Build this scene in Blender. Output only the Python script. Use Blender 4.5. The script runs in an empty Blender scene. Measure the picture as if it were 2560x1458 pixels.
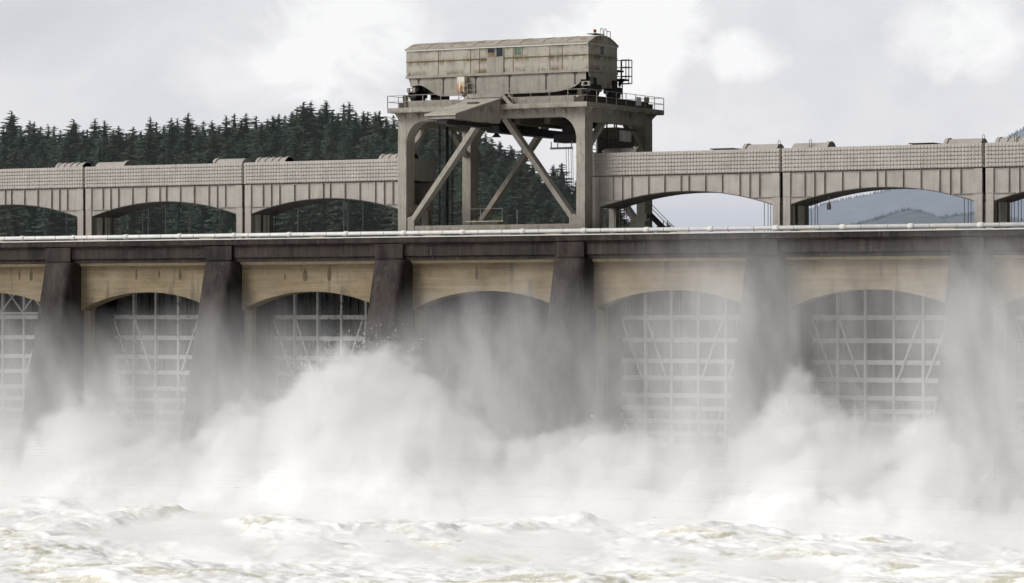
# Concrete spillway dam with a travelling gantry crane, river spray in front, wooded hill behind.
import bpy, math, random
import numpy as np
from mathutils import Vector, noise as mnoise

random.seed(7)
R = math.radians
sc = bpy.context.scene
col = sc.collection

# ------------------------------------------------------------------ camera geometry
FPX, TH, PITCH18, X0, DIST = 8330.0, R(29.3), 18.29, 46.95, 295.8
sT, cT = math.sin(TH), math.cos(TH)
CAM = Vector((X0 + DIST * sT, -DIST * cT, 0.0))
PIT = math.atan(56.0 / FPX)
RIGHT = Vector((cT, sT, 0.0))
FLAT = Vector((-sT, cT, 0.0))
BAY = PITCH18

# ------------------------------------------------------------------ object helpers
WLOC = {}

def tag(o, label=None, cat=None, group=None, kind=None):
    if label: o['label'] = label
    if cat: o['category'] = cat
    if group: o['group'] = group
    if kind: o['kind'] = kind
    return o

def thing(name, label, cat, loc, group=None):
    o = bpy.data.objects.new(name, None)
    o.empty_display_size = 0.5
    col.objects.link(o)
    o.location = loc
    WLOC[o.name] = Vector(loc)
    return tag(o, label, cat, group)

class MB:
    """collects polygons in world coordinates, builds one mesh object"""
    def __init__(s):
        s.v, s.f = [], []
    def poly(s, pts):
        n = len(s.v)
        s.v += [tuple(p) for p in pts]
        s.f.append(tuple(range(n, n + len(pts))))
    def box(s, x0, x1, y0, y1, z0, z1):
        n = len(s.v)
        s.v += [(x0, y0, z0), (x1, y0, z0), (x1, y1, z0), (x0, y1, z0), (x0, y0, z1), (x1, y0, z1), (x1, y1, z1), (x0, y1, z1)]
        for q in ((0, 3, 2, 1), (4, 5, 6, 7), (0, 1, 5, 4), (1, 2, 6, 5), (2, 3, 7, 6), (3, 0, 4, 7)):
            s.f.append(tuple(n + i for i in q))
        return s
    def prism(s, pts, a0, a1, axis='y'):
        """pts: outline in the two other axes, extruded along axis from a0 to a1"""
        n, m = len(s.v), len(pts)
        for a in (a0, a1):
            for p, q in pts:
                s.v.append((p, a, q) if axis == 'y' else ((a, p, q) if axis == 'x' else (p, q, a)))
        s.f.append(tuple(range(n, n + m)))
        s.f.append(tuple(range(n + 2 * m - 1, n + m - 1, -1)))
        for i in range(m):
            j = (i + 1) % m
            s.f.append((n + i, n + j, n + m + j, n + m + i))
        return s
    def bar(s, a, b, w, h=None, up=(0, 0, 1)):
        """rectangular bar from a to b"""
        h = w if h is None else h
        a, b = Vector(a), Vector(b)
        d = (b - a).normalized()
        upv = Vector(up)
        if abs(d.dot(upv)) > 0.98:
            upv = Vector((0, 1, 0))
        x = d.cross(upv).normalized() * (w / 2)
        y = x.cross(d).normalized() * (h / 2)
        n = len(s.v)
        for c in (a, b):
            for q in (-x - y, x - y, x + y, -x + y):
                s.v.append(tuple(c + q))
        for q in ((0, 1, 2, 3), (7, 6, 5, 4), (0, 4, 5, 1), (1, 5, 6, 2), (2, 6, 7, 3), (3, 7, 4, 0)):
            s.f.append(tuple(n + i for i in q))
        return s
    def tube(s, pts, r, k=8, cap=True):
        pts = [Vector(p) for p in pts]
        rs = r if isinstance(r, (list, tuple)) else [r] * len(pts)
        n = len(s.v)
        for i, p in enumerate(pts):
            d = (pts[min(i + 1, len(pts) - 1)] - pts[max(i - 1, 0)]).normalized()
            u = d.cross(Vector((0, 0, 1)))
            if u.length < 0.05:
                u = d.cross(Vector((0, 1, 0)))
            u.normalize()
            w = u.cross(d)
            for j in range(k):
                t = 2 * math.pi * j / k
                s.v.append(tuple(p + (u * math.cos(t) + w * math.sin(t)) * rs[i]))
        for i in range(len(pts) - 1):
            for j in range(k):
                a, b = n + i * k + j, n + i * k + (j + 1) % k
                s.f.append((a, b, b + k, a + k))
        if cap:
            s.f.append(tuple(n + j for j in range(k - 1, -1, -1)))
            e = n + (len(pts) - 1) * k
            s.f.append(tuple(e + j for j in range(k)))
        return s
    def build(s, name, mat, parent=None, smooth=False, bevel=0.0):
        off = WLOC[parent.name] if parent is not None else Vector((0, 0, 0))
        me = bpy.data.meshes.new(name)
        me.from_pydata([(x - off.x, y - off.y, z - off.z) for x, y, z in s.v], [], s.f)
        me.materials.append(mat)
        if smooth:
            me.polygons.foreach_set('use_smooth', [True] * len(me.polygons))
        me.update()
        o = bpy.data.objects.new(name, me)
        col.objects.link(o)
        o.parent = parent
        WLOC[o.name] = off.copy()
        if bevel:
            b = o.modifiers.new('edge', 'BEVEL')
            b.width = bevel
            b.segments = 2
            b.limit_method = 'ANGLE'
        return o

def arc(x0, x1, z_end, z_mid, n=20):
    """points of a flat circular arch from (x0,z_end) over the crown z_mid to (x1,z_end)"""
    hw, rise = (x1 - x0) / 2, z_mid - z_end
    rad = (hw * hw + rise * rise) / (2 * rise)
    cx, cz = (x0 + x1) / 2, z_mid - rad
    a = math.asin(hw / rad)
    return [(cx + rad * math.sin(-a + 2 * a * i / n), cz + rad * math.cos(-a + 2 * a * i / n)) for i in range(n + 1)]

# ------------------------------------------------------------------ materials
class NT:
    def __init__(s, name):
        s.m = bpy.data.materials.new(name)
        s.m.use_nodes = True
        s.t = s.m.node_tree
        s.t.nodes.clear()
        s.out = s.n('ShaderNodeOutputMaterial')
    def n(s, typ, **kw):
        nd = s.t.nodes.new(typ)
        for k, v in kw.items():
            setattr(nd, k, v)
        return nd
    def l(s, a, b):
        s.t.links.new(a, b)
    def inp(s, sock, val):
        if hasattr(val, 'is_output') or hasattr(val, 'links'):
            s.l(val, sock)
        else:
            sock.default_value = val
    def pos(s, scale=(1, 1, 1), obj=False):
        g = s.n('ShaderNodeTexCoord').outputs['Object'] if obj else s.n('ShaderNodeNewGeometry').outputs['Position']
        mp = s.n('ShaderNodeMapping')
        mp.inputs['Scale'].default_value = scale
        s.l(g, mp.inputs['Vector'])
        return mp.outputs[0]
    def noise(s, vec, scale, detail=4, rough=0.55, dist=0.0):
        nd = s.n('ShaderNodeTexNoise')
        s.l(vec, nd.inputs['Vector'])
        nd.inputs['Scale'].default_value = scale
        nd.inputs['Detail'].default_value = detail
        nd.inputs['Roughness'].default_value = rough
        nd.inputs['Distortion'].default_value = dist
        return nd.outputs['Fac']
    def ramp(s, fac, stops):
        nd = s.n('ShaderNodeValToRGB')
        el = nd.color_ramp.elements
        while len(el) < len(stops):
            el.new(0.5)
        for e, (p, c) in zip(el, stops):
            e.position = p
            e.color = (c, c, c, 1) if isinstance(c, (int, float)) else (*c, 1)
        s.l(fac, nd.inputs['Fac'])
        return nd.outputs['Color']
    def math(s, op, a, b=0.0, clamp=False):
        nd = s.n('ShaderNodeMath', operation=op, use_clamp=clamp)
        s.inp(nd.inputs[0], a)
        s.inp(nd.inputs[1], b)
        return nd.outputs[0]
    def mix(s, fac, a, b, mode='MIX'):
        nd = s.n('ShaderNodeMix', data_type='RGBA', blend_type=mode)
        s.inp(nd.inputs[0], fac)
        for sock, v in ((nd.inputs[6], a), (nd.inputs[7], b)):
            s.inp(sock, (*v, 1) if isinstance(v, tuple) and len(v) == 3 else v)
        return nd.outputs[2]
    def sep(s, vec):
        nd = s.n('ShaderNodeSeparateXYZ')
        s.l(vec, nd.inputs[0])
        return nd.outputs
    def done(s, color, rough=0.8, metal=0.0, bump=None, bstr=0.3, bdist=0.05, spec=0.3):
        b = s.n('ShaderNodeBsdfPrincipled')
        s.inp(b.inputs['Base Color'], (*color, 1) if isinstance(color, tuple) else color)
        s.inp(b.inputs['Roughness'], rough)
        b.inputs['Metallic'].default_value = metal
        b.inputs['Specular IOR Level'].default_value = spec
        if bump is not None:
            bn = s.n('ShaderNodeBump')
            bn.inputs['Strength'].default_value = bstr
            bn.inputs['Distance'].default_value = bdist
            s.l(bump, bn.inputs['Height'])
            s.l(bn.outputs[0], b.inputs['Normal'])
        s.l(b.outputs[0], s.out.inputs['Surface'])
        return s.m

def mat_plain(name, c, rough=0.7, metal=0.0, var=0.15, scale=0.8):
    t = NT(name)
    f = t.noise(t.pos(), scale, 5)
    lo = tuple(x * (1 - var) for x in c)
    hi = tuple(min(1, x * (1 + var)) for x in c)
    return t.done(t.ramp(f, [(0.3, lo), (0.7, hi)]), rough, metal)

def mat_wet_concrete(name, dark=(0.0062, 0.0040, 0.0034), light=(0.050, 0.037, 0.032), pale=0.55):
    """old dark wet concrete, blotched, with streaks that run down the face"""
    t = NT(name)
    streak = t.noise(t.pos((1, 1, 0.07)), 1.9, 6, 0.7)
    patch = t.noise(t.pos((1, 1, 0.6)), 0.28, 6, 0.68, 0.8)
    fine = t.noise(t.pos(), 4.0, 6, 0.75)
    f = t.math('ADD', t.math('MULTIPLY', streak, 0.45), t.math('MULTIPLY', patch, 0.55))
    c = t.ramp(f, [(0.43, dark), (0.50, tuple((a + b) / 2 for a, b in zip(dark, light))), (0.585, light)])
    lime = t.noise(t.pos((1, 1, 0.05)), 3.2, 5, 0.7)
    c = t.mix(t.math('MULTIPLY', t.ramp(lime, [(0.56, 0.0), (0.70, pale)]), t.ramp(fine, [(0.4, 0.2), (0.6, 1.0)])), c, (0.15, 0.135, 0.12))
    c = t.mix(t.ramp(fine, [(0.35, 0.0), (0.75, 0.5)]), c, (0.026, 0.0185, 0.016), 'MIX')
    return t.done(c, 0.75, bump=fine, bstr=0.4, bdist=0.08)

def mat_tan_concrete(name):
    """tan concrete face with board marks, rusty patches and dark drips"""
    t = NT(name)
    big = t.noise(t.pos((0.7, 1, 0.9)), 0.45, 5, 0.6)
    board = t.noise(t.pos((0.15, 1, 3.5)), 1.2, 4, 0.6)
    fine = t.noise(t.pos(), 4.5, 5, 0.7)
    c = t.ramp(t.math('ADD', t.math('MULTIPLY', big, 0.6), t.math('MULTIPLY', board, 0.4)),
               [(0.36, (0.148, 0.111, 0.068)), (0.5, (0.238, 0.186, 0.116)), (0.64, (0.305, 0.252, 0.170))])
    drip = t.noise(t.pos((1, 1, 0.16)), 1.15, 3, 0.5)
    c = t.mix(t.ramp(drip, [(0.58, 0.0), (0.70, 0.65)]), c, (0.085, 0.07, 0.055))
    rust = t.noise(t.pos((0.8, 1, 1.2)), 0.8, 5, 0.65, 0.6)
    c = t.mix(t.ramp(rust, [(0.60, 0.0), (0.70, 0.55)]), c, (0.24, 0.12, 0.045))
    z = t.sep(t.pos())[2]
    low = t.math('MULTIPLY', t.math('SUBTRACT', 0.8, z, True), 0.5, True)
    c = t.mix(low, c, (0.30, 0.25, 0.19))
    c = t.mix(t.ramp(fine, [(0.3, 0.22), (0.7, 0.0)]), c, (0.13, 0.105, 0.07))
    return t.done(c, 0.85, bump=fine, bstr=0.2)

def mat_steel(name, base, rust=0.5, moss=0.3, drip=0.35, bands=()):
    """painted structural steel that has weathered: soot, rust streaks, moss"""
    t = NT(name)
    big = t.noise(t.pos(), 0.5, 5, 0.6)
    streak = t.noise(t.pos((1, 1, 0.09)), 3.2, 4, 0.6)
    fine = t.noise(t.pos(), 3.5, 6, 0.7)
    c = t.ramp(big, [(0.3, tuple(x * 0.86 for x in base)), (0.7, tuple(x * 1.1 for x in base))])
    c = t.mix(t.ramp(streak, [(0.5, 0.0), (0.72, drip)]), c, tuple(x * 0.45 for x in base))
    rf = t.math('MULTIPLY', t.ramp(fine, [(0.52, 0.0), (0.7, 1.0)]), t.ramp(streak, [(0.45, 0.0), (0.68, 1.0)]))
    c = t.mix(t.math('MULTIPLY', rf, rust), c, (0.16, 0.075, 0.025))
    ms = t.noise(t.pos((1, 1, 1)), 1.1, 5, 0.65)
    c = t.mix(t.ramp(ms, [(0.55, 0.0), (0.72, moss)]), c, (0.15, 0.125, 0.05))
    z = t.sep(t.pos())[2]
    for zb, reach, colr in bands:      # grime and moss that hangs below a seam or gathers above a ledge
        d = t.math('ABSOLUTE', t.math('SUBTRACT', z, zb))
        k = t.math('SUBTRACT', 1.0, t.math('DIVIDE', d, reach), True)
        n = t.noise(t.pos((1, 1, 0.35)), 1.3, 5, 0.7)
        c = t.mix(t.math('MULTIPLY', k, t.ramp(n, [(0.44, 0.0), (0.60, 0.95)])), c, colr)
    return t.done(c, 0.65, bump=fine, bstr=0.12, bdist=0.02)

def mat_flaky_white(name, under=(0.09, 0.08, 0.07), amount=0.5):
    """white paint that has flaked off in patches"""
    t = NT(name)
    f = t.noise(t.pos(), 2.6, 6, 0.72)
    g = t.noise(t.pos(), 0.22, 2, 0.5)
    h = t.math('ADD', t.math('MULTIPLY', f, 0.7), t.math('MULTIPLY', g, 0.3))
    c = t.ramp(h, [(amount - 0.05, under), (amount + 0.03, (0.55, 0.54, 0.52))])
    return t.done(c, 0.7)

M = {}
M['wet'] = mat_wet_concrete('dark_wet_concrete', pale=0.8)
M['lip'] = mat_plain('pale_tan_lip', (0.42, 0.345, 0.225), 0.8, 0, 0.18, 1.5)
M['tan'] = mat_tan_concrete('tan_concrete')
M['roadway'] = mat_plain('crest_concrete', (0.28, 0.26, 0.23))
M['coping'] = mat_plain('pale_coping', (0.62, 0.60, 0.56), 0.7, 0, 0.12, 2.0)
M['pipe'] = mat_plain('white_pipe_paint', (0.68, 0.675, 0.655), 0.5, 0, 0.10, 1.2)
M['pipe_tag'] = mat_plain('yellowed_band', (0.55, 0.48, 0.30), 0.6, 0, 0.15)
M['bridge'] = mat_steel('hoist_bridge_paint', (0.41, 0.378, 0.342), 0.25, 0.12, 0.34)
M['bridge_dark'] = mat_plain('joint_steel', (0.09, 0.08, 0.075), 0.7)
M['crane'] = mat_steel('crane_paint', (0.34, 0.312, 0.27), 0.8, 0.3, 0.5, [(17.9, 0.5, (0.15, 0.12, 0.085)), (7.2, 0.8, (0.16, 0.13, 0.10))])
M['house'] = mat_steel('crane_house_paint', (0.405, 0.375, 0.32), 0.8, 0.22, 0.40, [(22.6, 0.42, (0.12, 0.09, 0.035)), (21.55, 0.40, (0.13, 0.095, 0.04)), (23.62, 0.3, (0.15, 0.12, 0.06)), (24.3, 0.45, (0.20, 0.13, 0.06))])
M['moss'] = mat_plain('mossy_seam', (0.14, 0.11, 0.045), 0.9, 0, 0.5, 1.5)
M['black'] = mat_plain('black_steel', (0.02, 0.019, 0.018), 0.6)
M['brown'] = mat_steel('brown_rail_beam', (0.085, 0.07, 0.056), 0.5, 0.2)
M['rail'] = mat_plain('handrail_grey', (0.30, 0.28, 0.25), 0.6)
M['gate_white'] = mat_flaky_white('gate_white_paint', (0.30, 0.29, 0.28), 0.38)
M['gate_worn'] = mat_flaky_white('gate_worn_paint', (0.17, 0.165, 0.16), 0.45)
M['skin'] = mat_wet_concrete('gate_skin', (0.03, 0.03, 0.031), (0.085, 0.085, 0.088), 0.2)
M['glass_dark'] = mat_plain('dark_window_glass', (0.02, 0.03, 0.035), 0.15)
M['glass_green'] = mat_plain('green_window_glass', (0.12, 0.165, 0.125), 0.25, 0, 0.5, 3)
M['glass_blue'] = mat_plain('blue_window_glass', (0.11, 0.14, 0.155), 0.25)
M['glass_pale'] = mat_plain('pale_window_glass', (0.55, 0.55, 0.48), 0.2)
M['sign'] = mat_plain('white_sign', (0.75, 0.74, 0.70), 0.6, 0, 0.05)
M['red'] = mat_plain('red_lens', (0.45, 0.03, 0.02), 0.4)
M['thin_wire'] = mat_plain('thin_wire', (0.45, 0.45, 0.44), 0.6)
M['stain'] = mat_plain('dark_drip_stain', (0.10, 0.08, 0.055), 0.9, 0, 0.4, 3)
M['rope'] = mat_plain('wire_rope', (0.03, 0.03, 0.03), 0.6)
def mat_rusty_white():
    t = NT('rusty_white_panel')
    z = t.sep(t.pos())[2]
    n = t.noise(t.pos((1, 1, 0.12)), 5.0, 5, 0.7)
    f = t.math('ADD', n, t.math('MULTIPLY', t.math('SUBTRACT', 20.5, z), 0.16))
    return t.done(t.ramp(f, [(0.46, (0.72, 0.69, 0.58)), (0.58, (0.38, 0.17, 0.04)), (0.75, (0.16, 0.06, 0.02))]), 0.7)
M['rusty_white'] = mat_rusty_white()
# ------------------------------------------------------------------ the dam
XL, XR = -62.0, 152.0                 # the dam runs on past both edges of the picture
ORD = {-1: 'first', 0: 'second', 1: 'third', 2: 'fourth', 3: 'fifth', 4: 'sixth', 5: 'seventh'}
BAYS = range(-1, 6)

mb = MB()                             # mass concrete behind the gates and the crest roadway on top
mb.box(XL, XR, 3.7, 15.5, -24, 6.35)
mb.prism([(3.697, -24), (3.697, 4.74), (-4.1, 4.74), (-10.5, -24)], 6 * BAY - 1.30, XR - 0.01, 'x')       # solid abutments beyond the gates
mb.prism([(3.697, -24), (3.697, 4.74), (-4.1, 4.74), (-10.5, -24)], XL + 0.01, -BAY + 1.88, 'x')
tag(mb.build('dam_body_wall', M['wet']), kind='structure')
mb = MB()
mb.box(XL, XR, -3.2, 15.5, 6.36, 6.62)
tag(mb.build('crest_road', M['roadway']), kind='structure')

# parapet with its stepped mouldings
t = thing('crest_parapet', 'long dark stained concrete parapet that runs along the top of the dam', 'parapet', (45, -4, 4.75))
mb = MB()
mb.prism([(-4.55, 6.80), (-4.55, 6.34), (-4.38, 6.26), (-4.38, 6.22), (-4.2, 6.22), (-4.2, 5.16), (-3.98, 5.10), (-3.98, 4.76),
          (-3.2, 4.76), (-3.2, 6.80)], XL, XR, 'x')
mb.build('wall_face', M['wet'], t)
MB().box(XL, XR, -4.62, -4.1, 6.803, 6.90).build('coping', M['coping'], t)
for k in range(-1, 6):                # the pilaster over each pier
    x = k * BAY
    MB().box(x - 1.15, x + 1.72, -4.50, -4.203, 4.94, 6.215).build('pilaster', M['wet'], t)

# piers: loft of nose outlines that step downstream as they go down
def pier(k):
    x0, x1 = k * BAY - 1.32, k * BAY + 1.88
    rows = []
    for z in [4.9, 4.6, 2, -1, -4, -7, -10, -13, -16, -21]:
        yn = -4.75 - 0.25 * (4.6 - z)
        if z == 4.9:
            yn = -4.45
        hw = (x1 - x0) / 2
        row = [(x0, 3.6, z)]
        for i in range(13):            # blunt rounded nose
            a = math.pi * i / 12
            row.append((x0 + hw - hw * abs(math.cos(a)) ** 0.5 * (1 if a < math.pi / 2 else -1), yn + 1.05 * (1 - max(0, math.sin(a)) ** 0.5), z))
        rows.append(row + [(x1, 3.6, z)])
    mb = MB()
    for r in rows:
        mb.v += r
    m = 15
    for i in range(len(rows) - 1):
        for j in range(m):
            a, b = i * m + j, i * m + (j + 1) % m
            mb.f.append((a, b, b + m, a + m))
    mb.f.append(tuple(range(m - 1, -1, -1)))
    return mb

def where(k):
    return {-1: 'at the left edge of the photo', 0: 'below the second hoist bridge from the left', 1: 'one bay left of the gantry crane',
            2: 'below the gantry crane', 3: 'just right of the gantry crane', 4: 'second right of the gantry crane', 5: 'at the right edge of the photo'}[k]

PIER_AT = {0: 'left of the bay whose white gate grid stands clear', 1: 'second from the left, below the second bridge joint',
           2: 'almost black, under the left legs of the gantry crane', 3: 'under the right legs of the gantry crane, half lost in mist',
           4: 'veiled by mist between the two right pale gates', 5: 'rightmost of the row, faint in mist'}
for k in range(0, 6):
    t = thing('dam_pier', 'dark battered concrete pier, ' + PIER_AT[k], 'pier', (k * BAY + 0.28, -4, -21), 'piers of the spillway')
    pier(k).build('pier_shaft', M['wet'], t, True)
    x1 = k * BAY + 1.88               # tan jamb on its downstream shoulder
    mb = MB()
    mb.box(x1 + 0.003, x1 + 0.80, -2.6, -1.9, -21, 0.32)
    mb.build('jamb', M['tan'], t)

# tan arched wall over every bay
ARCH_TXT = {-1: 'at the left edge, over a gate with crossed bracing', 0: 'with dark drips and a brown patch, second from the left',
            1: 'with two dark teardrop stains, left of the crane', 2: 'under the gantry crane', 3: 'with a rusty patch, just right of the crane',
            4: 'veiled by mist, second right of the crane', 5: 'cut off by the right edge'}
STAINS = {-1: ((11.0, 3.7, 0.13, 0.45), (12.4, 3.65, 0.2, 0.5)), 0: ((6.4, 3.7, 0.12, 0.5), (9.0, 3.75, 0.10, 0.4), (11.4, 3.65, 0.16, 0.5)),
          1: ((6.9, 3.5, 0.28, 0.55), (9.5, 3.6, 0.22, 0.65), (4.7, 3.4, 0.1, 0.3)), 2: ((6.6, 3.6, 0.17, 0.6),)}
def arch_wall(k):
    a, b = k * BAY + 1.885, (k + 1) * BAY - 1.325
    t = thing('arch_wall', 'tan concrete wall with arched underside, ' + ARCH_TXT[k], 'wall', ((a + b) / 2, -3, 0), 'arched walls over the gate bays')
    pts = [(a, 0.325), (a, 4.55), (b, 4.55), (b, 0.5)] + [(x, z) for x, z in reversed(arc(a + 0.45, b - 0.3, 0.62, 2.03, 24))] + [(a + 0.45, 0.325)]
    # the outline: face polygon is split into vertical strips so that it stays convex
    ar = arc(a + 0.45, b - 0.3, 0.62, 2.03, 24)
    mb = MB()
    mb.box(a, a + 0.45, -3.0, -1.2, 0.325, 4.55)
    mb.box(b - 0.3, b, -3.0, -1.2, 0.325, 4.55)
    for (p, q), (r, s_) in zip(ar[:-1], ar[1:]):
        mb.poly([(p, -3, q), (r, -3, s_), (r, -3, 4.55), (p, -3, 4.55)])
        mb.poly([(p, -1.2, q), (p, -1.2, 4.55), (r, -1.2, 4.55), (r, -1.2, s_)])
        mb.poly([(p, -3, q), (p, -1.2, q), (r, -1.2, s_), (r, -3, s_)])
    mb.build('wall_panel', M['tan'], t)
    MB().prism([(-3.0, 4.5), (-3.12, 4.52), (-3.26, 4.6), (-3.26, 4.755), (-3.0, 4.755)], a, b, 'x').build('lip_moulding', M['lip'], t)
    for sx_, sz_, sw_, sh_ in STAINS.get(k, ()):
        o = MB()
        n_ = 12
        pts_ = []
        for i in range(n_):
            q = 2 * math.pi * i / n_
            pts_.append((a + sx_ + sw_ * math.cos(q) * (1 - 0.35 * math.sin(q)) * (1 + 0.2 * math.sin(5 * q)), -3.004, sz_ + sh_ * (math.sin(q) + (0.5 if i == 3 else 0))))
        o.poly(pts_)
        o.build('drip_stain', M['stain'], t)
    mb = MB()                          # short stub of pipe high in the left corner
    mb.tube([(a + 0.25, -3.05, 4.15), (a + 0.25, -3.3, 4.15), (a + 0.8, -3.3, 4.1)], 0.05, 6)
    mb.build('drain_pipe', M['bridge_dark'], t)
    return t
for k in BAYS:
    arch_wall(k)

# gates
ROWS = [-0.31, -2.27, -4.10, -5.58, -7.10, -8.22, -9.36, -10.42, -11.5, -12.6]
VERT = [1.75, 4.2, 6.75, 9.35, 12.0, 14.55]
GATE_TXT = {-1: 'with crossed bracing above its top beam, at the left edge', 0: 'with flaking white grid bars, second bay from the left',
            1: 'with worn white bars above a white plume, left of the crane', 2: 'dim behind the mist under the gantry crane',
            3: 'with pale grid bars, first right of the crane', 4: 'with pale grid bars, second right of the crane', 5: 'barely seen at the right edge'}
def gate(k):
    X = k * BAY
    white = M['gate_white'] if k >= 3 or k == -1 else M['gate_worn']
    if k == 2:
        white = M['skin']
    t = thing('spillway_gate', 'steel spillway gate ' + GATE_TXT[k], 'gate', (X + 9.4, 3, -14), 'steel gates between the piers')
    mb = MB()
    mb.box(X + 1.3, X + 17.4, 3.0, 3.1, -15, 6.0)
    x = X + 1.95
    while x < X + 17.2:                # rolled ribs behind the grid
        mb.box(x - 0.09, x + 0.09, 2.72, 2.997, -15, 6.0)
        x += 0.88
    mb.build('skin_plate', M['skin'], t)
    for z in ROWS:
        mb = MB()
        mb.box(X + 1.35, X + 17.3, 2.28, 2.34, z - 0.20, z + 0.20)
        mb.box(X + 1.35, X + 17.3, 2.343, 2.70, z + 0.10, z + 0.16)
        mb.build('horizontal_beam', white, t)
    for v in VERT:
        mb = MB()
        mb.box(X + v - 0.115, X + v + 0.115, 2.22, 2.275, -14, 4.5)
        mb.box(X + v - 0.03, X + v + 0.03, 2.348, 2.70, -14, 4.5)
        mb.build('vertical_bar', white, t)
    for a, b in ((1.95, 3.9), (4.4, 6.3), (11.75, 9.75), (14.3, 12.3)):
        mb = MB()
        mb.bar((X + a, 2.16, ROWS[0] - 0.15), (X + b, 2.16, ROWS[3]), 0.17, 0.08, (0, 1, 0))
        mb.build('diagonal_brace', white, t)
    for a, b in ((1.6, 2.6), (11.7, 10.8)):
        mb = MB()
        mb.bar((X + a, 2.16, ROWS[5]), (X + b, 2.16, ROWS[7]), 0.13, 0.08, (0, 1, 0))
        mb.build('diagonal_brace', white, t)
    if k == -1:
        MB().box(X + 1.35, X + 17.3, 1.95, 2.15, -0.04, 0.18).build('top_chord', white, t)
        for a in VERT[1:-1]:
            for d in (-1, 1):
                mb = MB()
                mb.bar((X + a, 2.05, 0.2), (X + a + d * 2.3, 2.05, 2.7), 0.16, 0.1, (0, 1, 0))
                mb.build('cross_brace', white, t)
for k in BAYS:
    gate(k)

# white pipe along the crest
t = thing('crest_pipe', 'long white pipe with collars on low supports along the parapet top', 'pipe', (45, -3.9, 6.9))
mb = MB()
mb.tube([(XL, -3.85, 7.2), (XR, -3.85, 7.2)], 0.185, 16)
mb.build('pipe_run', M['pipe'], t, True)
x = -60.0
i = 0
while x < 150:
    mb = MB()
    mb.tube([(x + 0.95 - 0.28, -3.85, 7.2), (x + 0.95 - 0.15, -3.85, 7.2), (x + 0.95 + 0.15, -3.85, 7.2), (x + 0.95 + 0.28, -3.85, 7.2)], [0.188, 0.25, 0.25, 0.188], 14)
    mb.build('pipe_collar', M['pipe'], t, True)
    for d in (2.6, 5.0):
        mb = MB()
        mb.tube([(x + d - 0.03, -3.85, 7.2), (x + d + 0.03, -3.85, 7.2)], 0.192, 14)
        mb.box(x + d - 0.04, x + d + 0.04, -3.9, -3.8, 6.62, 7.0)
        mb.build('pipe_support', M['rail'], t)
    if i % 2 == 0:
        MB().box(x + 3.2, x + 4.7, -3.95, -3.75, 6.91, 6.985).build('cable_tray', M['pipe_tag'], t)
    x += 6.07
    i += 1

# ------------------------------------------------------------------ hoist bridges on the crest
SPAN_TXT = {-1: 'cut off by the left edge, with a ribbed drum cover', 0: 'with two smooth drum covers, left of the crane',
            1: 'with ribbed drum covers, running up to the left legs of the crane', 3: 'starting right behind the right leg of the crane',
            4: 'with blue hills seen under its arch', 5: 'cut off by the right edge'}
def cup_field(mb, x0, x1, z0, z1, y, side=0, y0=0, y1=0):
    """pressed cups on the cladding; side 0: front face at y; side 1: end face at x1 looking +X"""
    if side == 0:
        n = 60
        w = (x1 - x0) / n
    else:
        n = 14
        w = (y1 - y0) / n
    rows = 6
    h = (z1 - z0) / rows
    for i in range(n):
        for j in range(rows):
            zt, zb = z0 + (j + 1) * h, z0 + j * h + 0.05 * h
            zm = z0 + j * h + 0.4 * h
            c = (x0 if side == 0 else y0) + (i + 0.5) * w
            wt, wm, wb = w * 0.48, w * 0.46, w * 0.36
            prof = [(c - wt, 0.015, zt), (c + wt, 0.015, zt), (c + wm, 0.075, zm), (c + wb, 0.105, zb), (c - wb, 0.105, zb), (c - wm, 0.075, zm),
                    (c - wt, 0.0, zt), (c + wt, 0.0, zt), (c + wm, 0.0, zm), (c + wb, 0.0, zb), (c - wb, 0.0, zb), (c - wm, 0.0, zm)]
            b = len(mb.v)
            for a, d, z in prof:
                mb.v.append((a, y - d, z) if side == 0 else (x1 + d, a, z))
            for q in ((0, 1, 2, 5), (5, 2, 3, 4), (1, 7, 8, 2), (2, 8, 9, 3), (3, 9, 10, 4), (4, 10, 11, 5), (5, 11, 6, 0)):
                mb.f.append(tuple(b + r for r in q))

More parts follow.
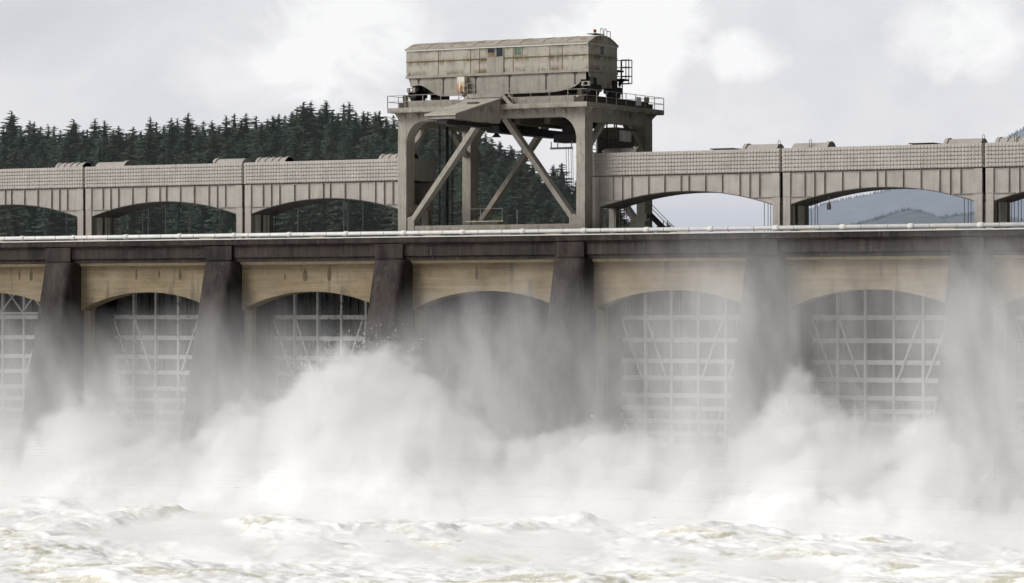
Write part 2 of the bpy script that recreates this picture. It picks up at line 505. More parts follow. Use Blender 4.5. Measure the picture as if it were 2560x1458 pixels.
COVERS = {-1: [('r', -4.5, -1.25)], 0: [('s', 0.25, 3.7), ('l', 13.85, 17.2)], 1: [('r', 18.7, 22.0), ('r', 32.2, 35.5)],
          3: [('s', 55.15, 58.55), ('l', 68.85, 72.1)], 4: [('s', 73.5, 76.85), ('l', 87.35, 90.65)], 5: [('r', 91.9, 95.3), ('r', 105.2, 108.6)]}
HATCH = {-1: (-13.5, -11.0), 0: (11.6, 14.0), 1: (28.3, 30.6), 3: (66.2, 68.4), 4: (84.6, 86.8), 5: (101.5, 104)}
STIFF = [0.113, 0.163, 0.214, 0.304, 0.391, 0.478, 0.52, 0.608, 0.696, 0.788, 0.84, 0.891]
def span(k):
    a, b = k * BAY + 0.10, (k + 1) * BAY - 0.10
    t = thing('hoist_bridge', 'steel hoist bridge, ' + SPAN_TXT[k], 'bridge', ((a + b) / 2, 2.1, 6.62), 'hoist bridges along the crest')
    W = 4.25
    P = M['bridge']
    mb = MB()                          # cladding with pressed cups, a box round the top
    mb.box(a, b, 0.0, 0.06, 12.08, 14.03)
    mb.box(a, b, W - 0.06, W, 12.08, 14.03)
    mb.box(a, a + 0.06, 0.063, W - 0.063, 12.08, 14.03)
    mb.box(b - 0.06, b, 0.063, W - 0.063, 12.08, 14.03)
    cup_field(mb, a + 0.04, b - 0.04, 12.12, 14.07, 0.0)
    cup_field(mb, a, b, 12.12, 14.07, 0, 1, 0.05, W - 0.05)
    mb.build('cladding', P, t)
    MB().box(a + 0.08, b - 0.08, 0.09, W - 0.09, 13.6, 13.72).build('top_deck', M['bridge_dark'], t)
    MB().box(a + 0.02, b - 0.02, 0.09, W - 0.09, 12.0, 12.078).build('floor_plate', M['bridge_dark'], t)
    # arched webs, front and rear
    ar = arc(a + 0.78, b - 0.78, 9.33, 10.63, 28)
    for y0, y1, nm in ((0.14, 0.2, 'front_girder'), (W - 0.2, W - 0.14, 'rear_girder')):
        mb = MB()
        for (p, q), (r, s_) in zip(ar[:-1], ar[1:]):
            mb.poly([(p, y0, q), (r, y0, s_), (r, y0, 12.0), (p, y0, 12.0)])
            mb.poly([(p, y1, q), (p, y1, 12.0), (r, y1, 12.0), (r, y1, s_)])
        mb.box(a + 0.04, a + 0.78, y0, y1, 9.33, 12.0)
        mb.box(b - 0.78, b - 0.04, y0, y1, 9.33, 12.0)
        mb.build(nm, P, t)
    mb = MB()                          # soffit plate under the arch, with a lip
    for (p, q), (r, s_) in zip(ar[:-1], ar[1:]):
        for dz in (-0.003, -0.06):
            mb.poly([(p, 0.06, q + dz), (p, W - 0.06, q + dz), (r, W - 0.06, s_ + dz), (r, 0.06, s_ + dz)])
        mb.poly([(p, 0.06, q - 0.06), (r, 0.06, s_ - 0.06), (r, 0.06, s_ - 0.003), (p, 0.06, q - 0.003)])
        mb.poly([(p, W - 0.06, q - 0.06), (p, W - 0.06, q - 0.003), (r, W - 0.06, s_ - 0.003), (r, W - 0.06, s_ - 0.06)])
    mb.build('arch_soffit', M['bridge_dark'], t)
    for f in STIFF:                    # web stiffeners reach from the floor to the arch or to the pad line
        x = a + f * (b - a)
        zb = 9.95
        for (p, q), (r, s_) in zip(ar[:-1], ar[1:]):
            if p <= x < r:
                zb = max(zb, q + (s_ - q) * (x - p) / (r - p) + 0.02)
        MB().box(x - 0.025, x + 0.025, -0.02, 0.137, zb, 11.99).build('stiffener', P, t)
    for x0, x1, xs in ((a + 0.04, a + 2.6, 1), (b - 2.6, b - 0.04, -1)):
        MB().box(x0, x1, 0.02, 0.137, 9.93, 9.97).build('ledge', P, t)
    for y in (0.22, W - 0.95):         # columns, one under each end of each girder
        for x0, x1 in ((a + 0.05, a + 0.72), (b - 0.72, b - 0.05)):
            mb = MB()
            mb.box(x0, x1, y - 0.17, y - 0.10, 6.6, 9.93 if y < 1 else 9.33)
            mb.box(x0 + 0.28, x1 - 0.28, y - 0.10, y + 0.5, 6.6, 9.32)
            mb.box(x0, x1, y + 0.5, y + 0.57, 6.6, 9.32)
            mb.build('column', P, t)
    for x0, x1 in ((a + 0.06, a + 0.74), (b - 0.74, b - 0.06)):   # thick end posts of the front web
        MB().box(x0, x1, 0.0, 0.137, 9.98, 11.99).build('end_post', P, t)
    for x0, x1 in ((a + 0.2, a + 0.5), (b - 0.5, b - 0.2)):
        MB().box(x0, x1, 0.24, W - 0.24, 9.45, 9.9).build('end_crossbeam', P, t)
    for kind, x0, x1 in COVERS[k]:
        r = 0.98
        zc, yc = 13.60, 2.25
        mb = MB()
        def half(xa, xb, rr):
            n = 14
            pts = [(yc + rr * math.cos(math.pi * i / n), zc + rr * math.sin(math.pi * i / n)) for i in range(n + 1)]
            mb.prism(pts, xa, xb, 'x')
        half(x0, x1, r)
        o = mb.build('drum_cover', P, t)
        if kind == 'r':
            for i in range(5):
                mb = MB()
                xx = x0 + (x1 - x0 - 0.28) * i / 4
                half(xx - 0.01, xx + 0.28, r + 0.07)
                mb.build('cover_rib', P, o)
        else:
            mb = MB()
            xx = x0 - 0.01 if kind == 'l' else x1 - 0.30
            half(xx, xx + 0.32, r + 0.10)
            mb.build('cover_rib', P, o)
        if k >= 3:
            mb = MB()
            xx = x1 + 0.15 if kind == 'l' else (x0 + x1) / 2
            mb.tube([(xx, 1.4, 14.0), (xx, 1.4, 14.75), (xx + 0.1, 1.4, 14.85), (xx + 0.2, 1.4, 14.75), (xx + 0.2, 1.4, 14.0)], 0.025, 5)
            mb.build('lifting_hoop', M['rope'], t)
    x0, x1 = HATCH[k]
    mb = MB()
    mb.box(x0, x1, 0.5, 3.7, 14.16, 14.24)
    for xx in (x0 + 0.2, x1 - 0.3):
        for yy in (0.8, 3.3):
            mb.box(xx, xx + 0.1, yy, yy + 0.1, 13.72, 14.157)
    mb.build('roof_hatch', M['black'], t)
    # hoist ropes near the columns
    for x0, s_ in ((a + 1.2, 1), (b - 1.2, -1)):
        for i in range(5):
            xx = x0 + s_ * i * 0.30
            mb = MB()
            mb.tube([(xx, 2.0 + 0.12 * (i % 2), 6.6), (xx, 2.0 + 0.12 * (i % 2), 9.9)], 0.028, 5)
            mb.build('hoist_rope', M['rope'], t)
    if k == 4:
        mb = MB()
        mb.tube([(a + 3.45, 2.0, 9.45), (a + 3.45, 2.0, 9.2), (a + 3.45, 2.0, 8.85)], [0.10, 0.19, 0.18], 10)
        mb.tube([(a + 3.45, 2.0, 9.45), (a + 3.45, 2.0, 10.1)], 0.04, 6)
        mb.build('hanging_lamp', M['rail'], t)
for k in (-1, 0, 1, 3, 4, 5):
    span(k)
# ------------------------------------------------------------------ the gantry crane
XA, XB = 36.45, 55.46                 # outer faces of the legs
LW = 0.86                             # leg width
YF, YB = -2.2, 10.75                  # outer faces front / back
LD = 1.45                             # leg depth
CP = M['crane']
g = thing('gantry_crane', 'tall weathered grey steel gantry crane that straddles the dam crest', 'crane', ((XA + XB) / 2, (YF + YB) / 2, 6.62))

def leg(x0, x1, y0, y1, inner):
    """box leg with flanges; inner = +1 when the inside of the frame lies towards +X"""
    mb = MB()
    mb.box(x0, x1, y0, y0 + 0.06, 6.62, 17.2)
    mb.box(x0, x1, y1 - 0.06, y1, 6.62, 17.2)
    mb.box(x0 + 0.06, x1 - 0.06, y0 + 0.063, y1 - 0.063, 6.62, 17.2)
    o = mb.build('leg', CP, g)
    xi = x1 if inner > 0 else x0
    pts = [(xi, 6.9), (xi + inner * 0.75, 6.9), (xi + inner * 0.75, 8.3), (xi + inner * 0.45, 8.75), (xi, 8.6)]
    if inner < 0:
        pts = pts[::-1]
    MB().prism(pts, y0 + 0.1, y1 - 0.1, 'y').build('gusset', CP, o)
    for z in (9.4, 12.6, 15.6):        # bolted splice plates on the outer faces
        mb = MB()
        ys = y0 - 0.022 if y0 < 0 else y1 + 0.002
        mb.box(x0 + 0.08, x1 - 0.08, ys, ys + 0.02, z - 0.32, z + 0.32)
        mb.box(x1 + 0.002, x1 + 0.02, y0 + 0.12, y1 - 0.12, z - 0.32, z + 0.32)
        for i in range(3):
            for j in range(4):
                xx, zz, yy = x0 + 0.2 + i * 0.23, z - 0.24 + j * 0.16, y0 + 0.25 + i * 0.46
                mb.box(xx - 0.025, xx + 0.025, ys - 0.015, ys + 0.035, zz - 0.025, zz + 0.025)
                mb.box(x1 + 0.0, x1 + 0.035, yy - 0.025, yy + 0.025, zz - 0.025, zz + 0.025)
        mb.build('splice_plate', CP, o)
    return o
for y0, y1 in ((YF, YF + LD), (YB - LD, YB)):
    leg(XA, XA + LW, y0, y1, 1)
    leg(XB - LW, XB, y0, y1, -1)

def portal(y0, y1):
    """top beam of a frame with curved haunches"""
    xa, xb = XA, XB
    mb = MB()
    n = 10
    low = []
    for i in range(n + 1):             # left haunch: from the leg up to the beam
        t = math.pi / 2 * i / n
        low.append((xa + LW + 1.75 * (1 - math.cos(t)), 15.2 + 2.06 * math.sin(t)))
    low2 = [(xa + xb - x, z) for x, z in reversed(low)]
    full = [(xa + LW, 15.2)] + low + low2 + [(xb - LW, 15.2)]
    pts = full
    for (p, q), (r, s_) in zip(pts[:-1], pts[1:]):
        if r - p < 1e-6:
            continue
        mb.poly([(p, y0, q), (r, y0, s_), (r, y0, 17.97), (p, y0, 17.97)])
        mb.poly([(p, y1, q), (p, y1, 17.97), (r, y1, 17.97), (r, y1, s_)])
        mb.poly([(p, y0, q), (p, y1, q), (r, y1, s_), (r, y0, s_)])
    mb.box(xa + 0.003, xa + LW, y0, y1, 17.2, 17.97)
    mb.box(xb - LW, xb - 0.003, y0, y1, 17.2, 17.97)
    return mb.build('portal_beam', CP, g)
portal(YF + 0.02, YF + LD - 0.02)
portal(YB - LD + 0.02, YB - 0.02)

for y in (YF + 0.5, YB - 0.5):
    for (xa, za), (xb, zb) in (((37.75, 8.3), (44.75, 17.2)), ((54.16, 8.3), (47.3, 17.2))):
        mb = MB()
        mb.bar((xa, y, za), (xb, y, zb), 0.80, 0.42, (0, 1, 0)) if False else mb.bar((xa, y, za), (xb, y, zb), 0.42, 0.85, (0, 1, 0))
        mb.build('diagonal_brace', CP, g)
    mb = MB()
    mb.box(XA + LW + 0.75, XB - LW - 0.75, y - 0.35, y + 0.35, 7.36, 7.88)
    o = mb.build('sill_beam', CP, g)
    if y < 0:
        MB().prism([(43.6, 7.355), (48.2, 7.355), (47.6, 6.7), (44.3, 6.7)], y - 0.3, y + 0.3, 'y').build('sill_web', CP, o)
        mb = MB()
        mb.box(43.4, 47.3, y - 0.55, y + 0.45, 8.14, 8.24)
        mb.box(44.2, 46.6, y - 0.2, y + 0.2, 7.883, 8.14)
        mb.build('service_step', CP, g)
        mb = MB()
        for x in (43.45, 45.0, 47.2):
            mb.tube([(x, y - 0.5, 8.24), (x, y - 0.5, 9.3)], 0.025, 5)
        mb.tube([(48.7, y - 0.5, 7.9), (48.7, y - 0.5, 9.2)], 0.03, 5)
        mb.tube([(43.45, y - 0.5, 9.3), (47.2, y - 0.5, 9.3)], 0.016, 5)
        mb.build('step_handrail', M['rail'], g)

for x0, x1 in ((XA, XA + LW), (XB - LW, XB)):     # beams and knee braces along the sides
    MB().box(x0 + 0.05, x1 - 0.05, YF + LD + 0.003, YB - LD - 0.003, 16.85, 17.97).build('side_beam', CP, g)
    xm = (x0 + x1) / 2
    for ya, yb in ((YF + LD, 2.0), (YB - LD, 6.4)):
        mb = MB()
        mb.bar((xm, ya, 14.7), (xm, yb, 16.95), 0.40, 0.55, (1, 0, 0))
        mb.build('knee_brace', CP, g)

# deck with fascia, brackets and girders under it
DX0, DX1, DY0, DY1 = 35.92, 56.18, -3.2, 11.7
mb = MB()
mb.box(DX0 + 0.06, DX1 - 0.06, DY0 + 0.06, DY1 - 0.06, 17.98, 18.12)
mb.build('deck_floor', CP, g)
for b_ in ((DX0, DX1, DY0, DY0 + 0.057, 18.0, 18.42), (DX0, DX1, DY1 - 0.057, DY1, 18.0, 18.42),
           (DX0, DX0 + 0.057, DY0 + 0.06, DY1 - 0.06, 18.0, 18.42), (DX1 - 0.057, DX1, DY0 + 0.06, DY1 - 0.06, 18.0, 18.42)):
    MB().box(*b_).build('deck_fascia', CP, g)
for x in (37.2, 38.6, 40.4, 49.2, 50.7, 52.4, 53.6):
    MB().prism([(DY0 + 0.1, 17.977), (YF - 0.003, 17.977), (YF - 0.003, 17.4), (YF - 0.25, 17.72)], x - 0.04, x + 0.04, 'x').build('deck_bracket', CP, g)
for y in (DY0 + 1.3, 2, 6.5, DY1 - 1.3):
    MB().prism([(DX0 + 0.05, 17.977), (XA - 0.003, 17.977), (XA - 0.003, 17.2), (XA - 0.2, 17.55)], y - 0.04, y + 0.04, 'y').build('deck_bracket', CP, g)
    MB().prism([(XB + 0.003, 17.2), (XB + 0.003, 17.977), (DX1 - 0.05, 17.977), (XB + 0.2, 17.55)], y - 0.04, y + 0.04, 'y').build('deck_bracket', CP, g)
for x in (41.2, 44.3, 47.9, 50.9):
    MB().box(x - 0.3, x + 0.3, YF + LD, YB - LD, 16.75, 17.976).build('floor_girder', M['brown'], g)
MB().box(44.9, 46.2, -1.0, 10.9, 16.1, 16.745).build('monorail_beam', M['black'], g)
# rail beams on the deck for the trolley
for x0, x1 in ((XA + 0.1, XA + 1.1), (XB - 1.1, XB - 0.1)):
    o = MB().box(x0, x1, YF, YB + 0.3, 18.125, 18.95).build('rail_beam', M['brown'], g)
    MB().box((x0 + x1) / 2 - 0.12, (x0 + x1) / 2 + 0.12, YF + 0.1, YB + 0.2, 18.952, 19.12).build('crane_rail', M['black'], o)
    for y in (YF + 0.15, YB - 0.1):
        MB().box(x0 + 0.3, x1 - 0.3, y, y + 0.25, 19.121, 19.6).build('end_stop', M['brown'], o)
MB().box(XA + 1.103, XB - 1.103, YF, YF + 0.5, 18.125, 19.02).build('front_cross_beam', CP, g)
MB().box(XA + 1.103, XB - 1.103, YB - 0.4, YB + 0.1, 18.125, 19.02).build('rear_cross_beam', CP, g)

def railing(pts, name='handrail', post=1.85, h=1.1):
    mb = MB()
    for a, b in zip(pts[:-1], pts[1:]):
        a, b = Vector(a), Vector(b)
        n = max(1, round((b - a).length / post))
        for i in range(n + 1):
            p = a.lerp(b, i / n)
            mb.tube([p, p + Vector((0, 0, h))], 0.038, 6)
        for f in (0.5, 1.0):
            mb.tube([a + Vector((0, 0, h * f)), b + Vector((0, 0, h * f))], 0.028, 6)
    return mb.build(name, M['rail'], g)
zr = 18.42
railing([(43.3, DY0 + 0.03, zr), (DX0 + 0.03, DY0 + 0.03, zr), (DX0 + 0.03, DY1 - 0.03, zr)])
railing([(48.75, DY0 + 0.03, zr), (DX1 - 0.03, DY0 + 0.03, zr), (DX1 - 0.03, DY1 - 0.03, zr), (DX0 + 0.03, DY1 - 0.03, zr)])
# raised walk over the hood with a stair at each end
MB().box(44.2, 47.8, DY0 + 0.05, DY0 + 0.95, 19.1, 19.2).build('raised_walk', CP, g)
MB().box(44.2, 47.8, DY0 - 0.01, DY0 + 0.047, 19.05, 19.42).build('walk_fascia', CP, g)
railing([(44.2, DY0 + 0.02, 19.2), (47.8, DY0 + 0.02, 19.2)], 'walk_handrail', 1.8, 1.18)
for xa, xb in ((44.2, 43.3), (47.8, 48.75)):
    o = MB()
    for y in (DY0 + 0.02, DY0 + 0.9):
        o.bar((xa, y, 19.2), (xb, y, 18.2), 0.06, 0.32, (0, 0, 1))
    for i in range(5):
        f = (i + 0.5) / 5
        x, z = xa + (xb - xa) * f, 19.2 - 0.85 * f
        o.box(x - 0.1, x + 0.1, DY0 + 0.06, DY0 + 0.86, z - 0.03, z)
    st = o.build('stair', CP, g)
    mb = MB()
    for f in (0.5, 1.0):
        mb.tube([(xa, DY0 + 0.02, 19.2 + 1.18 * f), (xb, DY0 + 0.02, 18.42 + 1.1 * f)], 0.028, 6)
    mb.build('stair_handrail', M['rail'], st)

# sloping hood over the auxiliary hoist, it juts out downstream
HX0, HX1 = 44.75, 47.6
hood = MB()
for x in (HX1 - 0.05,):
    pts = [(-11.1, 17.02), (-11.1, 16.74), (-3.25, 16.74), (-3.25, 18.75)]
    hood.prism(pts, x, x + 0.05, 'x')
hood.prism([(-11.1, 17.02), (-11.1, 16.74), (-3.25, 16.74), (-3.25, 18.75)], HX0, HX0 + 0.05, 'x')
hood.box(HX0 + 0.053, HX1 - 0.053, -3.3, -3.25, 16.74, 18.7)
y = -10.6
while y < -3.5:                        # siding battens
    zt = 17.02 + (y + 11.1) / 7.85 * 1.73
    hood.box(HX1 + 0.002, HX1 + 0.035, y, y + 0.05, 16.76, zt - 0.03)
    y += 0.62
ho = hood.build('hood', CP, g)
mb = MB()
mb.poly([(HX0 - 0.15, -11.25, 17.05), (HX1 + 0.12, -11.25, 17.05), (HX1 + 0.12, -3.22, 18.84), (HX0 - 0.15, -3.22, 18.84)])
mb.poly([(HX0 - 0.15, -11.25, 17.20), (HX0 - 0.15, -3.22, 18.99), (HX1 + 0.12, -3.22, 18.99), (HX1 + 0.12, -11.25, 17.20)])
for e in (((HX0 - 0.15, -11.25, 17.05), (HX1 + 0.12, -11.25, 17.05)), ((HX1 + 0.12, -11.25, 17.05), (HX1 + 0.12, -3.22, 18.84)),
          ((HX1 + 0.12, -3.22, 18.84), (HX0 - 0.15, -3.22, 18.84)), ((HX0 - 0.15, -3.22, 18.84), (HX0 - 0.15, -11.25, 17.05))):
    (a, b) = e
    mb.poly([a, b, (b[0], b[1], b[2] + 0.15), (a[0], a[1], a[2] + 0.15)])
mb.build('hood_roof', M['house'], ho)
MB().box(HX0 + 0.06, HX1 - 0.06, -11.05, -10.98, 16.78, 17.0).build('hood_front', CP, ho)
MB().box(HX0 + 0.9, HX0 + 1.9, -10.9, -3.3, 16.35, 16.735).build('hoist_beam', M['black'], ho)
MB().box(46.0, 46.9, -6.3, -5.5, 18.24, 18.48).build('roof_vent', M['brown'], ho)

# floodlight that hangs under the portal
mb = MB()
mb.tube([(44.0, 2.4, 16.1), (44.0, 2.4, 16.55)], 0.10, 8)
mb.tube([(44.0, 2.4, 16.30), (44.0, 2.4, 16.12), (44.0, 2.4, 15.88)], [0.14, 0.22, 0.44], 14)
mb.build('floodlight', M['black'], g, True)
MB().box(43.7, 44.3, 1.5, 3.3, 16.5, 16.748).build('lamp_bracket', M['black'], g)

# operator's cab under the deck on the right side, with a railed landing
cx0, cx1, cy0, cy1 = 53.2, 55.2, 4.3, 7.6
mb = MB()
mb.box(cx0, cx1, cy0, cy1, 14.3, 15.35)
mb.box(cx0, cx1, cy0, cy0 + 0.5, 15.35, 16.35)
mb.box(cx0, cx1, cy1 - 0.45, cy1, 15.35, 16.35)
mb.box(cx0, cx0 + 0.08, cy0 + 0.5, cy1 - 0.45, 15.35, 16.35)
mb.box(cx0 - 0.15, cx1 + 0.15, cy0 - 0.15, cy1 + 0.15, 16.353, 16.55)
mb.prism([(cy0 + 0.2, 14.297), (cy1 - 0.2, 14.297), (cy1 - 0.7, 13.8), (cy0 + 0.7, 13.8)], cx0 + 0.1, cx1 - 0.1, 'x')
cab = mb.build('operator_cab', M['brown'], g)
for y0, y1, m_ in ((cy0 + 0.503, 5.45, 'glass_pale'), (5.5, 6.15, 'sign'), (6.2, cy1 - 0.453, 'glass_pale')):
    MB().box(cx1 - 0.06, cx1 - 0.02, y0, y1, 15.36, 16.34).build('window', M[m_], cab)
for y in (4.6, 7.3):
    for x in (cx0 + 0.2, cx1 - 0.2):
        MB().box(x - 0.05, x + 0.05, y - 0.05, y + 0.05, 16.553, 17.97).build('cab_hanger', M['black'], cab)
mb = MB()
mb.box(53.2, 55.3, 0.9, 4.1, 14.05, 14.2)
lp = mb.build('cab_landing', M['black'], g)
mb = MB()
for y in (1.0, 1.75, 2.5, 3.25, 4.0):
    mb.tube([(55.2, y, 14.2), (55.2, y, 15.4)], 0.035, 5)
    mb.tube([(53.3, y, 14.2), (53.3, y, 15.4)], 0.035, 5)
for z in (14.6, 15.0, 15.4):
    mb.tube([(55.2, 1.0, z), (55.2, 4.0, z)], 0.03, 5)
    mb.tube([(53.3, 1.0, z), (53.3, 4.0, z)], 0.03, 5)
mb.tube([(55.2, 2.4, 14.2), (55.2, 2.4, 16.9)], 0.08, 6)
mb.build('landing_rail', M['black'], lp)

# hoist carriage right, inside the portal
mb = MB()
mb.box(49.9, 52.4, 2.3, 4.4, 15.25, 16.0)
mb.box(50.6, 51.8, 2.6, 4.1, 16.0, 16.74)
hc = mb.build('hoist_carriage', M['black'], g)
mb = MB()
mb.box(49.7, 51.9, 2.0, 2.2, 14.62, 14.80)
for x in (49.75, 50.4, 51.8):
    mb.box(x, x + 0.07, 2.06, 2.13, 14.80, 15.3)
mb.build('carriage_step', M['rail'], hc)
# rope bundle on the left
for x in (37.9, 38.05, 38.25, 38.62, 38.70, 39.05, 39.2, 39.32, 39.6):
    mb = MB()
    mb.tube([(x, 2.4 + 0.2 * math.sin(x * 9), 6.62), (x, 2.4 + 0.2 * math.sin(x * 9), 17.0)], 0.03, 5)
    mb.build('hoist_rope', M['rope'], g)
MB().box(38.4, 38.56, 2.9, 3.1, 6.62, 17.0).build('guide_mast', M['black'], g)
# stair at the foot of the far right leg
mb = MB()
for y in (9.5, 10.3):
    mb.bar((55.6, y, 9.0), (58.1, y, 6.7), 0.06, 0.25)
    mb.tube([(55.6, y, 9.9), (57.2, y, 8.4), (58.1, y, 7.6)], 0.03, 5)
    mb.tube([(57.2, y, 7.3), (57.2, y, 8.4)], 0.04, 5)
    mb.tube([(58.1, y, 6.62), (58.1, y, 7.65)], 0.04, 5)
    mb.tube([(57.2, y, 7.3), (59.4, y, 7.3)], 0.03, 5)
for i in range(8):
    f = (i + 0.5) / 8
    mb.box(55.6 + 2.5 * f - 0.1, 55.6 + 2.5 * f + 0.1, 9.53, 10.27, 9.0 - 2.3 * f - 0.02, 9.0 - 2.3 * f + 0.02)
mb.build('access_stair', M['black'], g)

# signs
s1 = thing('notice_board', 'blank white notice board wired to the right deck railing of the crane', 'sign', (DX1 + 0.06, 6.6, 18.55))
MB().box(DX1 + 0.03, DX1 + 0.06, 6.12, 7.04, 18.57, 19.33).build('board', M['sign'], s1)
mb = MB()
for z in (19.2, 18.7):
    mb.box(DX1 + 0.0, DX1 + 0.028, 6.2, 6.96, z, z + 0.03)
mb.build('clip', M['rail'], s1)
s2 = thing('warning_sign', 'small white sign with a dark pictogram on the rear right crane leg', 'sign', (XB + 0.04, 9.7, 8.3))
MB().box(XB + 0.02, XB + 0.04, 9.28, 10.15, 8.35, 9.05).build('board', M['sign'], s2)
mb = MB()
xq = XB + 0.045
mb.box(xq, xq + 0.004, 9.62, 9.82, 8.84, 8.98)
mb.box(xq, xq + 0.004, 9.54, 9.90, 8.64, 8.80)
mb.box(xq, xq + 0.004, 9.42, 10.02, 8.56, 8.60)
mb.build('pictogram', M['black'], s2)

# ------------------------------------------------------------------ the trolley house on top
TX0, TX1, TY0, TY1 = 36.3, 54.9, -0.5, 4.95
HP = M['house']
h = thing('trolley_house', 'long grey rust streaked machine house with vaulted roof on top of the gantry crane', 'machine house', (45.6, 2.2, 19.12))
# girder with curved ends
nz = 12
low = [(TX0 + 0.35, 20.5), (TX0 + 1.2, 20.6)]
for i in range(nz + 1):                # left end sweeps down in an S, right end in a long quarter ellipse
    f = i / nz
    low.append((TX0 + 1.2 + 2.5 * f, 20.6 - 1.08 * (3 * f * f - 2 * f ** 3)))
low2 = []
for i in range(nz + 1):
    f = math.pi / 2 * i / nz
    low2.append((TX1 - 4.4 + 3.6 * math.sin(f), 19.52 + 1.03 * (1 - math.cos(f)) ** 1.0))
low2 += [(TX1 - 0.3, 20.56)]
pts = low + low2
for y0, y1 in ((TY0 + 0.10, TY0 + 0.18), (TY1 - 0.18, TY1 - 0.10)):
    mb = MB()
    for (p, q), (r, s_) in zip(pts[:-1], pts[1:]):
        mb.poly([(p, y0, q), (r, y0, s_), (r, y0, 21.2), (p, y0, 21.2)])
        mb.poly([(p, y1, q), (p, y1, 21.2), (r, y1, 21.2), (r, y1, s_)])
        mb.poly([(p, y0, q), (p, y1, q), (r, y1, s_), (r, y0, s_)])
    o = mb.build('girder', CP, h)
    yy = y0 - 0.06 if y0 < 2 else y1
    for x in (37.5, 40.1, 43.45, 46.9, 50.6, 53.5):
        zb = min(s_ + (q - s_) * 0 for (p, q), (r, s_) in zip(pts[:-1], pts[1:]) if p <= x <= r) + 0.15
        mb = MB()
        mb.box(x - 0.04, x + 0.04, yy, yy + 0.06, zb, 21.19)
        mb.prism([(x - 0.25, 21.19), (x + 0.25, 21.19), (x + 0.04, 20.95), (x - 0.04, 20.95)], yy - 0.003, yy + 0.055, 'y')
        mb.build('stiffener', M['brown'], o)
mb = MB()                              # floor between the girders
mb.box(TX0 + 0.4, TX1 - 0.4, TY0 + 0.183, TY1 - 0.183, 20.7, 20.85)
mb.box(TX0 + 4, TX1 - 4, TY0 + 0.183, TY1 - 0.183, 19.75, 19.85)
mb.build('floor', M['black'], h)
# end aprons (the walls reach lower at the ends)
for x0, x1 in ((TX0 + 0.25, TX0 + 0.31), (TX1 - 0.03, TX1 + 0.03)):
    mb = MB()
    mb.prism([(TY0 + 0.55, 19.95), (TY1 - 0.05, 19.95), (TY1 - 0.05, 21.195), (TY0, 21.195), (TY0 + 0.2, 20.8), (TY0 + 0.55, 20.6)], x0, x1, 'x')
    mb.build('end_apron', CP, h)
# walls
mb = MB()
mb.box(TX0, TX1, TY0, TY0 + 0.06, 21.45, 23.80)
mb.box(TX0, TX1, TY1 - 0.06, TY1, 21.45, 23.80)
mb.box(TX0, TX0 + 0.06, TY0 + 0.06, TY1 - 0.06, 21.45, 23.80)
mb.box(TX1 - 0.06, TX1, TY0 + 0.06, TY1 - 0.06, 21.45, 23.80)
n = 12
def vault(x, dz=0.0, grow=0.0):
    yc, hw = (TY0 + TY1) / 2, (TY1 - TY0) / 2 + grow
    return [(x, yc + hw * (2 * i / n - 1), 23.80 + dz + 0.74 * (1 - ((2 * i / n - 1) ** 2))) for i in range(n + 1)]
for x in (TX0 + 0.02, TX1 - 0.02):
    mb.poly(vault(x))
wall = mb.build('wall', HP, h)
mb = MB()
mb.box(TX0 - 0.05, TX1 + 0.05, TY0 - 0.07, TY1 + 0.07, 21.22, 21.447)
mb.build('base_flange', CP, h)
# belts and seams
mb = MB()
for z in (22.70,):
    mb.box(TX0 - 0.02, TX1 + 0.02, TY0 - 0.035, TY0 - 0.002, z - 0.045, z + 0.045)
    mb.box(TX1 + 0.002, TX1 + 0.03, TY0, TY1, z - 0.03, z + 0.03)
mb.build('belt_seam', M['moss'], wall)
for x in (TX0 + 3.35, TX0 + 6.7, TX0 + 7.6, 46.43, 47.35, 51.05, 52.3):
    MB().box(x - 0.022, x + 0.022, TY0 - 0.025, TY0 - 0.002, 21.45, 23.7).build('panel_seam', M['moss'], wall)
mb = MB()
mb.box(TX0 - 0.08, TX1 + 0.08, TY0 - 0.09, TY0 - 0.003, 23.66, 23.75)
mb.box(TX1 + 0.003, TX1 + 0.08, TY0 - 0.09, TY1 + 0.09, 23.66, 23.75)
mb.build('eave_strip', M['coping'], wall)
# roof skin
mb = MB()
xs = [TX0 - 0.1 + (TX1 - TX0 + 0.2) * i / 8 for i in range(9)]
for xa, xb in zip(xs[:-1], xs[1:]):
    A, B = vault(xa, 0.03, 0.08), vault(xb, 0.03, 0.08)
    for i in range(n):
        mb.poly([A[i], B[i], B[i + 1], A[i + 1]])
roof = mb.build('roof', HP, h, True)
for xa in xs[1:-1]:
    mb = MB()
    A = vault(xa, 0.03, 0.08)
    for p, q in zip(A[:-1], A[1:]):
        mb.bar(p, q, 0.04, 0.05, (1, 0, 0))
    mb.build('roof_seam', M['moss'], roof)
for y in (TY0 - 0.1, TY1 + 0.04):
    MB().box(TX0 - 0.1, TX1 + 0.1, y, y + 0.06, 23.753, 23.9).build('gutter', CP, roof)
MB().box(TX1 - 1.2, TX1 - 0.2, 1.4, 3.0, 24.69, 24.73).build('roof_plate', M['black'], roof)
